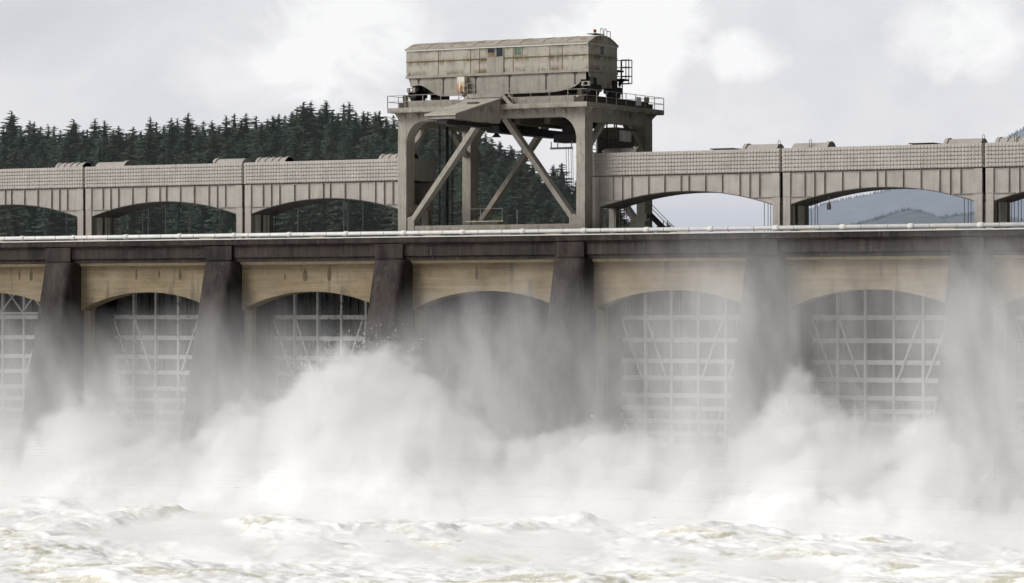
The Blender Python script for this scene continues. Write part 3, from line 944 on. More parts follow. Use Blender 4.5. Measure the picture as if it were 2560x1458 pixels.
# windows and door
def window(x0, x1, z0, z1, m, extra=None):
    o = MB()
    for b_ in ((x0 - 0.06, x0, z0 - 0.06, z1 + 0.06), (x1, x1 + 0.06, z0 - 0.06, z1 + 0.06)):
        o.box(b_[0], b_[1], TY0 - 0.05, TY0 - 0.003, b_[2], b_[3])
    o.box(x0, x1, TY0 - 0.05, TY0 - 0.003, z1, z1 + 0.06)
    o.box(x0, x1, TY0 - 0.05, TY0 - 0.003, z0 - 0.06, z0)
    w = o.build('window', HP, h)
    MB().box(x0, x1, TY0 - 0.025, TY0 - 0.003, z0 + (0.38 if extra else 0), z1).build('pane', M[m], w)
    if extra:
        MB().box(x0, x1, TY0 - 0.03, TY0 - 0.003, z0, z0 + 0.377).build('board', M['rusty_board'], w)
    return w
t_ = NT('rusty_board')
M['rusty_board'] = t_.done(t_.ramp(t_.noise(t_.pos(), 2.5, 4), [(0.35, (0.17, 0.095, 0.045)), (0.65, (0.27, 0.20, 0.13))]), 0.8)
window(44.78, 45.5, 22.86, 23.62, 'glass_dark', True)
window(45.66, 46.32, 22.86, 23.66, 'glass_dark')
wg = window(47.5, 48.2, 22.92, 23.62, 'glass_green')
MB().box(47.5, 48.2, TY0 - 0.04, TY0 - 0.026, 23.24, 23.29).build('mullion', M['rail'], wg)
o = MB().box(44.70, 46.38, TY0 - 0.055, TY0 - 0.038, 21.46, 22.79).build('door', CP, h)
MB().box(45.52, 45.55, TY0 - 0.07, TY0 - 0.057, 21.48, 22.77).build('door_joint', M['moss'], o)
w = MB()
w.box(TX1 + 0.002, TX1 + 0.04, 1.62, 1.68, 22.80, 23.62)
w.box(TX1 + 0.002, TX1 + 0.04, 2.32, 2.38, 22.80, 23.62)
w.box(TX1 + 0.002, TX1 + 0.04, 1.68, 2.32, 22.80, 22.85)
w.box(TX1 + 0.002, TX1 + 0.04, 1.68, 2.32, 23.57, 23.62)
w = w.build('window', HP, h)
MB().box(TX1 + 0.002, TX1 + 0.025, 1.68, 2.32, 22.85, 23.57).build('pane', M['glass_blue'], w)
# rusty white box that hangs from the girder
mb = MB()
mb.box(41.95, 42.65, TY0 - 0.62, TY0 - 0.55, 19.80, 21.15)
mb.box(42.652, 42.70, TY0 - 0.62, TY0 + 0.09, 19.80, 21.15)
mb.box(41.95, 42.0, TY0 - 0.547, TY0 + 0.09, 19.80, 21.15)
mb.build('cable_box', M['rusty_white'], h)
# bogies and wheels on the rails
for x in (XA + 0.6, XB - 0.6):
    for yc in (0.25, 4.2):
        mb = MB()
        mb.box(x - 0.42, x - 0.30, yc - 1.0, yc + 1.0, 19.5, 20.1)
        mb.box(x + 0.30, x + 0.42, yc - 1.0, yc + 1.0, 19.5, 20.1)
        mb.box(x - 0.29, x + 0.29, yc - 0.35, yc + 0.35, 19.85, 20.69)
        bo = mb.build('bogie', M['black'], h)
        mb = MB()
        mb.box(x - 0.42, x + 0.42, yc - 1.22, yc - 1.003, 19.95, 20.02)
        mb.box(x - 0.42, x + 0.42, yc - 1.22, yc - 1.003, 20.28, 20.35)
        mb.box(x - 0.42, x - 0.2, yc - 1.22, yc - 1.003, 20.023, 20.277)
        mb.box(x + 0.2, x + 0.42, yc - 1.22, yc - 1.003, 20.023, 20.277)
        mb.build('buffer', CP, bo)
        for dy in (-0.52, 0.52):
            w = MB()
            w.tube([(x - 0.26, yc + dy, 19.12 + 0.42), (x + 0.26, yc + dy, 19.12 + 0.42)], 0.42, 18)
            w.build('wheel', M['black'], bo)
# ladder cage and landing behind the house
mb = MB()
mb.box(53.6, 55.4, TY1 + 0.02, TY1 + 1.2, 20.75, 20.92)
mb.box(53.6, 55.0, TY1 + 0.02, TY1 + 1.1, 21.55, 21.7)
mb.prism([(TY1 + 0.02, 20.2), (TY1 + 0.02, 20.75), (TY1 + 0.9, 20.75)], 55.0, 55.15, 'x')
ld = mb.build('rear_landing', M['black'], h)
mb = MB()
for x, y in ((54.7, TY1 + 1.1), (55.2, TY1 + 1.1), (55.8, TY1 + 1.1), (55.8, TY1 + 0.5), (55.2, TY1 + 0.3), (54.7, TY1 + 0.2)):
    mb.tube([(x, y, 20.5 if x > 55.5 else 20.9), (x, y, 22.65)], 0.045, 5)
for z in (20.5, 21.15, 21.95, 22.6):
    mb.tube([(54.7, TY1 + 0.2, z), (54.7, TY1 + 1.1, z), (55.8, TY1 + 1.1, z), (55.8, TY1 + 0.5, z), (55.2, TY1 + 0.3, z)], 0.04, 5)
mb.build('ladder_cage', M['brown'], ld)
mb = MB()
for y in (TY1 + 0.35, TY1 + 0.8):
    mb.tube([(55.0, y, 18.3), (55.0, y, 20.75)], 0.05, 5)
for i in range(8):
    mb.tube([(55.0, TY1 + 0.35, 18.5 + i * 0.3), (55.0, TY1 + 0.8, 18.5 + i * 0.3)], 0.03, 5)
mb.build('ladder', M['brown'], ld)
# hoops, guard and red beacon on the roof
mb = MB()
def hoop(x, y0, y1, z0, z1):
    pts = [(x, y0, z0), (x, y0, z1 - 0.25)]
    for i in range(1, 6):
        a = math.pi * i / 6
        pts.append((x, (y0 + y1) / 2 - (y1 - y0) / 2 * math.cos(a), z1 - 0.25 + 0.25 * math.sin(a)))
    pts += [(x, y1, z1 - 0.25), (x, y1, z0)]
    mb.tube(pts, 0.03, 6)
hoop(54.6, 2.3, 2.85, 24.5, 25.25)
hoop(54.6, 3.0, 3.55, 24.4, 25.25)
mb.tube([(54.6, 3.5, 25.05), (54.6, 4.2, 25.05), (54.6, 4.2, 24.2)], 0.035, 6)
mb.build('roof_hoop', M['brown'], h)
mb = MB()
mb.tube([(54.3, 1.85, 24.6), (54.3, 1.85, 24.86)], 0.03, 6)
mb.tube([(54.3, 1.7, 24.86), (54.3, 2.0, 24.86)], 0.04, 6)
be = mb.build('beacon', M['black'], h)
for y in (1.72, 1.98):
    mb = MB()
    mb.tube([(54.3, y, 24.88), (54.3, y, 25.1)], 0.07, 8)
    mb.build('red_lens', M['red'], be)

# hook block with its ropes beside the right leg
hk = thing('hook_block', 'dark lens shaped hook block on thin ropes beside the right crane leg', 'hook block', (52.2, 3.2, 13.4))
mb = MB()
mb.prism([(51.75, 14.0), (52.0, 14.28), (52.5, 14.45), (53.0, 14.3), (53.25, 14.0), (53.0, 13.65), (52.5, 13.45), (52.0, 13.6)], 3.0, 3.5, 'y')
mb.build('sheave_housing', M['black'], hk)
mb = MB()
mb.tube([(52.5, 3.25, 13.5), (52.5, 3.25, 13.1), (52.35, 3.25, 12.85), (52.5, 3.25, 12.65), (52.7, 3.25, 12.8)], 0.07, 6)
mb.build('hook', M['black'], hk)
for i, x in enumerate((51.05, 51.3, 51.55, 51.72)):
    mb = MB()
    mb.tube([(x, 2.5, 14.85), (x + 0.08, 2.5, 10.4 + 0.0 * i)], 0.022, 5)
    mb.build('rope', M['rope'], hk)
# ------------------------------------------------------------------ land behind the dam
def place(lat, d, z):
    p = CAM + FLAT * d + RIGHT * lat
    return (p.x, p.y, z)

def lerp_tab(tab, x):
    if x <= tab[0][0]:
        return tab[0][1]
    for (a, b), (c, d) in zip(tab[:-1], tab[1:]):
        if x <= c:
            return b + (d - b) * (x - a) / (c - a)
    return tab[-1][1]

# height of the wooded island's crest, by distance along it (metres, 720 m out)
CREST = [(-300, 12), (-160, 13), (-110, 13), (-76, 14), (-60, 16), (-43, 18), (-25, 15.5), (-6, 12), (2, 9), (10, 7), (19, 3), (32, 0.5), (60, -2), (200, -3)]
def hill_z(lat, d):
    f = min(1.0, max(0.0, (d - 590) / 130.0))
    f = f * f * (3 - 2 * f)
    back = min(1.0, max(0.0, (1050 - d) / 250.0))
    return -2.5 + (lerp_tab(CREST, lat) + 2.5) * f * back + 0.8 * mnoise.noise((lat * 0.06, d * 0.06, 1.7)) * f

mb = MB()
nl, nd = 70, 34
for j in range(nd):
    for i in range(nl):
        lat, d = -330 + i * 8.0, 580 + j * 16.0
        mb.v.append(place(lat, d, hill_z(lat, d)))
for j in range(nd - 1):
    for i in range(nl - 1):
        a = j * nl + i
        mb.f.append((a, a + 1, a + nl + 1, a + nl))
t = NT('forest_floor')
f_ = t.noise(t.pos(), 0.25, 6, 0.65)
M['floor'] = t.done(t.ramp(f_, [(0.35, (0.018, 0.024, 0.014)), (0.6, (0.035, 0.045, 0.022)), (0.75, (0.06, 0.07, 0.03))]), 0.95)
tag(mb.build('hill', M['floor'], None, True), kind='structure')

mb = MB()
mb.box(-9000, 9000, -9000, 9000, -27, -26.5)
t = NT('ground_earth')
M['earth'] = t.done(t.ramp(t.noise(t.pos(), 0.02, 5), [(0.3, (0.06, 0.06, 0.04)), (0.7, (0.10, 0.095, 0.07))]), 0.95)
tag(mb.build('ground', M['earth']), kind='structure')
mb = MB()
mb.poly([(-3000, 15.6, -0.6), (3000, 15.6, -0.6), (3000, 6000, -0.6), (-3000, 6000, -0.6)])
t = NT('forebay_water')
M['lake'] = t.done((0.05, 0.065, 0.06), 0.12, bump=t.noise(t.pos(), 0.6, 4), bstr=0.3, spec=0.5)
tag(mb.build('forebay_water', M['lake']), kind='structure')

# distant hazy hills on the right: rows of wooded ridges
def ridge(name, tab, d, mat, seed, h_tree, step):
    rnd = random.Random(seed)
    mb = MB()
    lat0, lat1 = tab[0][0], tab[-1][0]
    n = int((lat1 - lat0) / step)
    depth = d * 0.16
    nr = 9
    rows = []
    for j in range(nr):
        f = j / (nr - 1)
        row = []
        for i in range(n + 1):
            lat = lat0 + i * step
            z = lerp_tab(tab, lat)
            z = -5 + (z + 5 - h_tree * 0.8) * (1 - (1 - f) ** 1.6) + 3.0 * mnoise.noise((lat * 0.02, f * 4, seed))
            row.append(place(lat, d - depth * (1 - f), z))
        rows.append(row)
    # back slope
    rows.append([(p[0] - sT * depth, p[1] + cT * depth, -8) for p in rows[-1]])
    for r in rows:
        mb.v += r
    m = n + 1
    for j in range(len(rows) - 1):
        for i in range(n):
            a = j * m + i
            mb.f.append((a, a + 1, a + m + 1, a + m))
    # tree tops all over the slope, small spires
    for j in range(nr):
        for i in range(n):
            if j == nr - 1 and rnd.random() < 0.95:
                p = Vector(rows[j][i]) + RIGHT * rnd.uniform(-step, step) * 0.6
                h = h_tree * rnd.uniform(0.55, 1.15) 
                w = h * rnd.uniform(0.25, 0.42)
                b = len(mb.v)
                k = 5
                for q in range(k):
                    a = 2 * math.pi * q / k
                    mb.v.append((p.x + w * math.cos(a), p.y + w * math.sin(a), p.z - h * 0.1))
                mb.v.append((p.x, p.y, p.z + h))
                for q in range(k):
                    mb.f.append((b + q, b + (q + 1) % k, b + k))
    return tag(mb.build(name, mat, None, True), kind='structure')

def mat_painted_haze(name, a, b):  # aerial haze painted into the pale blue colour of the hills
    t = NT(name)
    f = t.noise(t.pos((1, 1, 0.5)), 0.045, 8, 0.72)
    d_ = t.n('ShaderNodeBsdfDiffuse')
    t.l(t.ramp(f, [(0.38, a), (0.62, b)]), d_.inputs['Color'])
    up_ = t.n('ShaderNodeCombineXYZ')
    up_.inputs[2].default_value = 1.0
    t.l(up_.outputs[0], d_.inputs['Normal'])      # normal forced up: relief shading flattened to imitate haze
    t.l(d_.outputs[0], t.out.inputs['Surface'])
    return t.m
D1 = 3200.0
k1 = D1 / FPX
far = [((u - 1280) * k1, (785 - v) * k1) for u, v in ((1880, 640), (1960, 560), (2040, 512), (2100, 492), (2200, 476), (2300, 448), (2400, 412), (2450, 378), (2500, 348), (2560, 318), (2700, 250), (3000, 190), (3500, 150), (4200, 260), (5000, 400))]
ridge('distant_hill', far, D1, mat_painted_haze('far_hill_painted_haze', (0.30, 0.34, 0.41), (0.325, 0.365, 0.435)), 3, 3.2, 1.3)
D2 = 1900.0
k2 = D2 / FPX
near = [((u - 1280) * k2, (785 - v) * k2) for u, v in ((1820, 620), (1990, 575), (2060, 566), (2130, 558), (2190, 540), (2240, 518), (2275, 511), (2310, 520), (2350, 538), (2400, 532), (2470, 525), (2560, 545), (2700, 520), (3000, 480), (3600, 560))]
ridge('wooded_hill', near, D2, mat_painted_haze('near_hill_painted_haze', (0.185, 0.215, 0.25), (0.225, 0.255, 0.29)), 5, 2.3, 0.8)

# ------------------------------------------------------------------ conifers
def mat_needles(name, stops):
    t = NT(name)
    oi = t.n('ShaderNodeObjectInfo').outputs['Random']
    n1 = t.noise(t.pos(), 1.6, 6, 0.8)
    c = t.ramp(oi, stops)
    c = t.mix(t.ramp(n1, [(0.35, 0.75), (0.65, 0.0)]), c, (0.10, 0.135, 0.115))
    c = t.mix(t.ramp(n1, [(0.6, 0.0), (0.8, 0.55)]), c, (0.10, 0.125, 0.065))
    df = t.n('ShaderNodeBsdfDiffuse')
    tl = t.n('ShaderNodeBsdfTranslucent')
    mx = t.n('ShaderNodeMixShader')
    mx.inputs[0].default_value = 0.48
    t.l(c, df.inputs['Color'])
    t.l(c, tl.inputs['Color'])
    t.l(df.outputs[0], mx.inputs[1])
    t.l(tl.outputs[0], mx.inputs[2])
    t.l(mx.outputs[0], t.out.inputs['Surface'])
    return t.m
M['needle'] = mat_needles('conifer_needles', [(0.0, (0.115, 0.160, 0.130)), (0.4, (0.138, 0.180, 0.136)), (0.7, (0.172, 0.170, 0.120)), (1.0, (0.126, 0.168, 0.148))])
M['bark'] = mat_plain('grey_bark', (0.085, 0.078, 0.07), 0.9, 0, 0.4, 1.5)
M['maple'] = mat_needles('spring_leaves', [(0.0, (0.10, 0.16, 0.03)), (1.0, (0.13, 0.18, 0.04))])

def conifer_mesh(seed, H, rmax, start, dens=1.0, sparse=0.0):
    """crown of drooping fronds on whorls; returns (crown mesh, trunk mesh), base at z=0"""
    rnd = random.Random(seed)
    mb = MB()
    z = H * start
    while z < H - 0.25:
        f = (z - H * start) / (H * (1 - start))           # 0 at the lowest branches, 1 at the tip
        r = rmax * (1 - f) ** 0.62 * (0.55 + 0.45 * min(1, f * 6 + 0.3))
        r = max(r * (0.35 + 0.65 * min(1, (1 - f) * 16)), 0.32)
        nb = int(7 + 2 * (1 - f))
        a0 = rnd.uniform(0, 6.28)
        for b in range(nb):
            if rnd.random() < sparse:
                continue
            a = a0 + 2 * math.pi * b / nb + rnd.uniform(-0.3, 0.3)
            L = r * rnd.uniform(0.6, 1.15)
            droop = rnd.uniform(0.10, 0.6) * (1.1 - 0.8 * f)
            lift = rnd.uniform(0.05, 0.3) * f
            d = Vector((math.cos(a), math.sin(a), 0))
            s = Vector((-d.y, d.x, 0))
            base = Vector((0, 0, z + rnd.uniform(-0.35, 0.35)))
            def pt(t):
                return base + d * (L * t) + Vector((0, 0, L * (lift * t - droop * t * t)))
            nseg = 3 if L > 1.2 else 2
            for i in range(nseg):
                t0, t1 = (0.12 + 0.88 * i / nseg), (0.12 + 0.88 * (i + 1) / nseg)
                p, q = pt(t0), pt(t1)
                w = L * 0.26 * (1 - 0.75 * t0) * rnd.uniform(0.8, 1.25) + 0.10
                hang = Vector((0, 0, -w * rnd.uniform(0.35, 0.8)))
                tip = q + d * w * 0.35
                mb.poly([p, q + s * w + hang, tip])
                mb.poly([p, tip, q - s * w + hang])
                mb.poly([p + Vector((0, 0, 0.05)), q + hang * 1.1, p - Vector((0, 0, w * 0.9))])
        z += rnd.uniform(0.42, 0.62) / dens * (0.75 + 0.5 * (1 - f))
    prev = None                                            # shaded heart of the crown, keeps the sky out
    for i in range(9):
        f = i / 8
        zz = H * start + (H * 0.96 - H * start) * f
        rr = rmax * (1 - f) ** 0.75 * (0.34 if sparse > 0.2 else 0.54) + 0.03
        ring = [(rr * (1 + 0.25 * math.sin(q * 2.4 + i * 1.7)) * math.cos(q * 1.0472), rr * (1 + 0.25 * math.sin(q * 2.4 + i * 1.7)) * math.sin(q * 1.0472), zz + 0.5 * math.sin(q * 1.9 + i)) for q in range(6)]
        if prev:
            for q in range(6):
                mb.poly([prev[q], prev[(q + 1) % 6], ring[(q + 1) % 6], ring[q]])
        prev = ring
    for k in range(3):                                     # leader
        a = k * 2.1
        mb.poly([(0, 0, H - 0.1), (0.22 * math.cos(a), 0.22 * math.sin(a), H - 1.0), (0.22 * math.cos(a + 1.5), 0.22 * math.sin(a + 1.5), H - 0.9)])
    cr = bpy.data.meshes.new('crown')
    cr.from_pydata(mb.v, [], mb.f)
    cr.materials.append(M['needle'])
    mt = MB()
    mt.tube([(0, 0, -1.5), (0, 0, H * 0.35), (0, 0, H * 0.97)], [0.42, 0.28, 0.03], 6)
    tr = bpy.data.meshes.new('trunk')
    tr.from_pydata(mt.v, [], mt.f)
    tr.materials.append(M['bark'])
    return cr, tr

KINDS = [conifer_mesh(11, 30, 4.6, 0.25), conifer_mesh(12, 30, 3.9, 0.22, 1.1), conifer_mesh(13, 30, 5.6, 0.2, 0.9, 0.12),
         conifer_mesh(14, 30, 4.4, 0.30, 0.8, 0.3), conifer_mesh(15, 30, 5.2, 0.18, 1.15), conifer_mesh(16, 30, 3.2, 0.45, 0.8, 0.25)]

def tree(lat, d, ztop, kind, label, group, fat=1.0, rnd=random):
    z0 = hill_z(lat, d)
    s = (ztop - z0) / 30.0
    t = thing('fir_tree', label, 'tree', place(lat, d, z0), group)
    t.rotation_euler = (0, 0, rnd.uniform(0, 6.28))
    t.scale = (fat, fat, s)
    for nm, me in zip(('crown', 'trunk'), KINDS[kind]):
        o = bpy.data.objects.new(nm, me)
        col.objects.link(o)
        o.parent = t
    return t

trnd = random.Random(21)
SKY = [(-30, 300, 0), (8, 312, 1), (28, 274, 2), (52, 318, 0), (74, 300, 0), (85, 304, 1), (101, 313, 3), (120, 311, 1), (135, 311, 3), (150, 322, 2), (168, 330, 0), (183, 295, 2), (207, 322, 3),
       (218, 321, 3), (237, 297, 1), (261, 299, 2), (283, 322, 1), (296, 314, 0), (315, 333, 4), (333, 316, 0), (352, 326, 4), (375, 292, 1), (391, 302, 3), (410, 312, 4), (428, 294, 0), (443, 296, 1),
       (470, 280, 2), (492, 312, 4), (508, 300, 3), (530, 300, 0), (548, 312, 4), (565, 289, 1), (586, 281, 3), (602, 300, 4), (615, 280, 2), (640, 287, 3), (654, 306, 4), (668, 296, 0), (682, 289, 1), (697, 282, 2),
       (712, 286, 3), (730, 278, 4), (742, 267, 3), (759, 252, 2), (768, 270, 4), (777, 252, 1), (798, 274, 0), (815, 251, 4), (831, 274, 1), (845, 282, 4), (859, 256, 3), (873, 255, 1), (889, 277, 1), (909, 277, 0), (919, 276, 3),
       (938, 279, 4), (948, 275, 2), (966, 292, 4), (984, 285, 3), (1005, 290, 0), (1030, 282, 1), (1052, 296, 2), (1075, 290, 0), (1100, 300, 4), (1125, 302, 1), (1150, 312, 0), (1172, 318, 2), (1195, 322, 0),
       (1214, 331, 0), (1229, 343, 1), (1250, 353, 4), (1262, 372, 0), (1277, 361, 2), (1297, 378, 3), (1306, 368, 3), (1318, 408, 0), (1331, 406, 2), (1347, 432, 4), (1362, 452, 0), (1383, 412, 4), (1405, 404, 3),
       (1420, 455, 0), (1440, 452, 1), (1462, 470, 4), (1485, 480, 0), (1505, 505, 4), (1520, 498, 3), (1534, 520, 0), (1548, 512, 2), (1562, 548, 1), (1580, 550, 0), (1604, 548, 4), (1622, 556, 1), (1646, 561, 3), (1671, 557, 0)]
NOTE = {28: 'tallest open crowned fir at the far left of the skyline', 183: 'broad open crowned fir standing above the left bridge joint skyline', 237: 'slim dense fir, left one of an isolated pair on the left skyline',
        261: 'airy fir, right one of an isolated pair on the left skyline', 375: 'slim dark fir standing above a dip in the left skyline', 470: 'wide pointed fir rising above the middle of the left forest',
        759: 'one of the tallest firs, left of two spires left of the crane', 815: 'dense tall spire fir on the highest part of the ridge', 948: 'bushy fir on the skyline just left of the crane platform',
        984: 'fir whose top touches the left end of the crane platform', 1250: 'dark fir on the falling skyline seen through the crane legs', 1383: 'bushy fir seen through the crane beside the right leg',
        1405: 'lone airy fir with separate branches seen beside the right crane leg', 1671: 'small rounded fir standing alone above the pipe right of the crane'}
for u, v, kd in SKY:
    d = trnd.uniform(708, 748)
    lat = (u - 1280) * d / FPX
    zt = (785 - v) * d / FPX
    lab = NOTE.get(u)
    if lab is None:
        lab = ('dark fir in the skyline row of the hill left of the crane' if u < 990 else 'dark fir on the slope seen between the crane legs' if u < 1450 else 'small dark fir below the bridge right of the crane')
        gr = ('firs of the skyline left of the crane' if u < 990 else 'firs seen between the crane legs' if u < 1450 else 'small firs right of the crane')
    else:
        gr = 'conifers on the wooded hill'
    tree(lat, d, zt, kd, lab, gr, trnd.uniform(1.25, 1.65), trnd)
# rows in front, lower down the slope
SKYTAB = [(u, v) for u, v, _ in sorted(SKY)]
for row, (d0, drop, stepu) in enumerate(((757, 24, 27), (692, 40, 40), (672, 66, 42), (652, 98, 46), (634, 128, 50), (618, 152, 60))):
    u = -40 + row * 13
    while u < 1590:
        uu = u + trnd.uniform(-12, 12)
        v0 = lerp_tab(SKYTAB, uu)
        v0 = max(v0, lerp_tab([(0, 300), (700, 285), (990, 280), (1200, 318), (1300, 372), (1450, 465), (1600, 550)], uu))
        v = v0 + drop * (1 if uu < 1150 else max(0.25, (1650 - uu) / 500)) + trnd.uniform(-16, 22)
        d = d0 + trnd.uniform(-7, 7)
        lat, zt = (uu - 1280) * d / FPX, (785 - v) * d / FPX
        if zt - hill_z(lat, d) > 7 and not (row == 0 and uu > 1280):
            kd = trnd.choice([4, 0, 4] if row == 0 else [0, 1, 2, 4, 5] if row < 4 else [5, 3, 5, 0])
            side = uu < 990
            tree(lat, d, zt, kd, 'dark green fir lower on the wooded slope ' + ('left of the crane' if side else 'seen through or right of the crane'),
                 'firs on the slope ' + ('left of the crane' if side else 'behind the crane'), trnd.uniform(1.3, 1.75), trnd)
        u += stepu

# undergrowth that closes the gaps between the trunks: nobody could count it
mb = MB()
for i in range(5200):
    d = trnd.uniform(604, 735)
    lat = trnd.uniform(-125, 22) * d / 720
    z = hill_z(lat, d) + trnd.uniform(0, 1) ** 1.5 * 9.0 * (1 if lat < -5 else 0.5)
    p = Vector(place(lat, d, z))
    s = trnd.uniform(0.5, 1.5)
    for _ in range(4):
        a, b = Vector((trnd.gauss(0, s), trnd.gauss(0, s), trnd.gauss(0, s * 0.7))), Vector((trnd.gauss(0, s), trnd.gauss(0, s), trnd.gauss(0, s * 0.7)))
        c = Vector((trnd.gauss(0, s), trnd.gauss(0, s), trnd.gauss(0, s * 0.7)))
        mb.poly([p + a, p + b, p + c])
t = NT('undergrowth_leaves')
n1 = t.noise(t.pos(), 0.35, 5, 0.7)
M['under'] = t.done(t.ramp(n1, [(0.3, (0.024, 0.036, 0.032)), (0.55, (0.05, 0.066, 0.05)), (0.68, (0.085, 0.10, 0.055)), (0.8, (0.075, 0.06, 0.042))]), 0.9, spec=0.1)
tag(mb.build('undergrowth', M['under']), 'dark shrubs and brush below the firs on the slope', 'undergrowth', kind='stuff')

# pale bare trunks that show through the arches
for u, d, h in ((30, 612, 20), (165, 616, 21), (355, 606, 19), (369, 610, 23), (413, 602, 26), (471, 604, 24), (548, 606, 22), (640, 611, 22), (743, 604, 24), (858, 606, 27), (868, 603, 22), (905, 611, 20), (1040, 606, 22)):
    lat = (u - 1280) * d / FPX
    z0 = hill_z(lat, d)
    t = thing('bare_trunk', 'pale bare trunk standing in the dark forest under the bridge arches', 'tree trunk', place(lat, d, z0), 'pale bare trunks at the forest edge')
    mt = MB()
    p = Vector(place(lat, d, z0))
    mt.tube([p - Vector((0, 0, 1)), p + Vector((0.1, 0.1, h * 0.5)), p + Vector((0.25, 0, h + 6))], [0.24, 0.18, 0.06], 6)
    mt.build('trunk', M['bark'], t)

# light green broadleaf bush by the crane
d = 606
lat = (1246 - 1280) * d / FPX
z0 = hill_z(lat, d)
t = thing('maple_tree', 'bright yellow green broadleaf tree low between the crane legs', 'tree', place(lat, d, z0))
p = Vector(place(lat, d, z0))
mt = MB()
mt.tube([p - Vector((0, 0, 1)), p + Vector((0, 0, 9)), p + Vector((0.5, 0, 16))], [0.25, 0.18, 0.05], 6)
for i in range(6):
    a = i * 1.05
    mt.tube([p + Vector((0, 0, 8 + i)), p + Vector((2.4 * math.cos(a), 2.4 * math.sin(a), 12 + i))], [0.1, 0.03], 5)
mt.build('trunk', M['bark'], t)
mt = MB()
for i in range(1100):
    a, r, zz = trnd.uniform(0, 6.28), 3.4 * trnd.random() ** 0.5, trnd.uniform(8, 19.5)
    r *= math.sin(math.pi * min(1, max(0.08, (zz - 7) / 13))) ** 0.6
    c = p + Vector((r * math.cos(a), r * math.sin(a), zz + trnd.gauss(0, 0.3)))
    s = trnd.uniform(0.12, 0.34)
    mt.poly([c + Vector((trnd.gauss(0, s), trnd.gauss(0, s), trnd.gauss(0, s))) for _ in range(3)])
mt.build('crown', M['maple'], t)
# ------------------------------------------------------------------ white water below the dam
def axis_pts(a, b, step, lo, hi):
    pts = list(np.arange(a, b + 1e-6, step))
    s, x = step, a
    pre = []
    while x > lo:
        s *= 1.5
        x -= s
        pre.append(x)
    s, x = step, b
    post = []
    while x < hi:
        s *= 1.5
        x += s
        post.append(x)
    return np.array(pre[::-1] + pts + post)

rs = np.random.RandomState(4)
def vnoise(x, y, sx, sy, seed):
    """smooth value noise on an endless hashed lattice"""
    x, y = x / sx, y / sy
    xi, yi = np.floor(x).astype(np.int64), np.floor(y).astype(np.int64)
    fx, fy = x - xi, y - yi
    fx, fy = fx * fx * fx * (fx * (fx * 6 - 15) + 10), fy * fy * fy * (fy * (fy * 6 - 15) + 10)
    def hsh(i, j):
        h = (i * 374761393 + j * 668265263 + seed * 1274126177) & 0xFFFFFFFF
        h = ((h ^ (h >> 13)) * 1103515245) & 0xFFFFFFFF
        return ((h ^ (h >> 16)) & 0xFFFF) / 65535.0
    a = hsh(xi, yi) * (1 - fx) + hsh(xi + 1, yi) * fx
    b = hsh(xi, yi + 1) * (1 - fx) + hsh(xi + 1, yi + 1) * fx
    return (a * (1 - fy) + b * fy) * 2 - 1

def fbm(x, y, sx, sy, seed, octv, gain=0.5, billow=0):
    out, amp, tot = 0, 1.0, 0
    for o in range(octv):
        ca, sa = math.cos(o * 1.3 + seed), math.sin(o * 1.3 + seed)
        n = vnoise(x * ca - y * sa * (sx / sy), x * sa * (sy / sx) + y * ca, sx / 2 ** o, sy / 2 ** o, seed + o * 17)
        if billow == 1:
            n = np.abs(n) * 2 - 0.7
        elif billow == 2:
            n = 0.75 - np.abs(n) * 2
        out = out + n * amp
        tot += amp
        amp *= gain
    return out / tot

gx = axis_pts(-18, 134, 0.20, -500, 700)
gy = axis_pts(-108, -5, 0.20, -600, 2.0)
X, Y = np.meshgrid(gx, gy)
nearw = np.clip((Y + 108) / 60, 0, 1)            # 0 near the camera, 1 towards the dam
wx = X + 2.2 * fbm(X, Y, 7, 7, 91, 3)
wy = Y + 2.2 * fbm(X, Y, 7, 7, 92, 3)
heaps = fbm(wx, wy, 15, 12, 5, 3, 0.55)
swell = fbm(wx, wy, 5.0, 3.8, 8, 4, 0.5, 0)
chop = fbm(wx + 0.3 * wy, wy, 3.4, 1.7, 12, 4, 0.62, 2)
fine = fbm(wx + 0.5 * chop, wy, 0.9, 0.6, 15, 3, 0.65, 2)
boil = np.clip((Y + 52) / 36, 0, 1) * np.clip((-4 - Y) / 5, 0, 1)
burst = np.clip(fbm(X, Y, 13, 10, 31, 3) - 0.12, 0, 1)
Z = -17.1 + (1.30 + 0.35 * boil) * heaps + (0.36 + 0.4 * boil) * swell + (0.19 + 0.12 * boil) * chop + 0.12 * fine + 0.9 * boil * burst
coarse = np.clip((np.abs(X - 58) - 78) / 30, 0, 1) + np.clip((-108 - Y) / 30, 0, 1)
Z = np.where(coarse > 0.01, -17.3 + 0.4 * heaps, Z)
nx, ny = len(gx), len(gy)
co = np.stack([X, Y, Z], -1).reshape(-1, 3)
idx = np.arange(nx * ny).reshape(ny, nx)
quads = np.stack([idx[:-1, :-1], idx[:-1, 1:], idx[1:, 1:], idx[1:, :-1]], -1).reshape(-1, 4)
me = bpy.data.meshes.new('water')
me.vertices.add(len(co))
me.vertices.foreach_set('co', co.ravel().astype(np.float32))
me.loops.add(quads.size)
me.loops.foreach_set('vertex_index', quads.ravel().astype(np.int32))
me.polygons.add(len(quads))
me.polygons.foreach_set('loop_start', np.arange(0, quads.size, 4, dtype=np.int32))
me.polygons.foreach_set('use_smooth', np.ones(len(quads), dtype=bool))
me.update(calc_edges=True)
green = np.clip(0.50 + 1.15 * fbm(wx, wy, 7, 4, 61, 4, 0.6) - 0.8 * (chop + 0.1) - 0.3 * swell - 0.35 * fine - 0.22 * boil, 0, 1).astype(np.float32)
at_ = me.attributes.new('thin_foam', 'FLOAT', 'POINT')
at_.data.foreach_set('value', green.ravel())
t = NT('white_water_foam')
a_ = t.n('ShaderNodeAttribute')
a_.attribute_name = 'thin_foam'
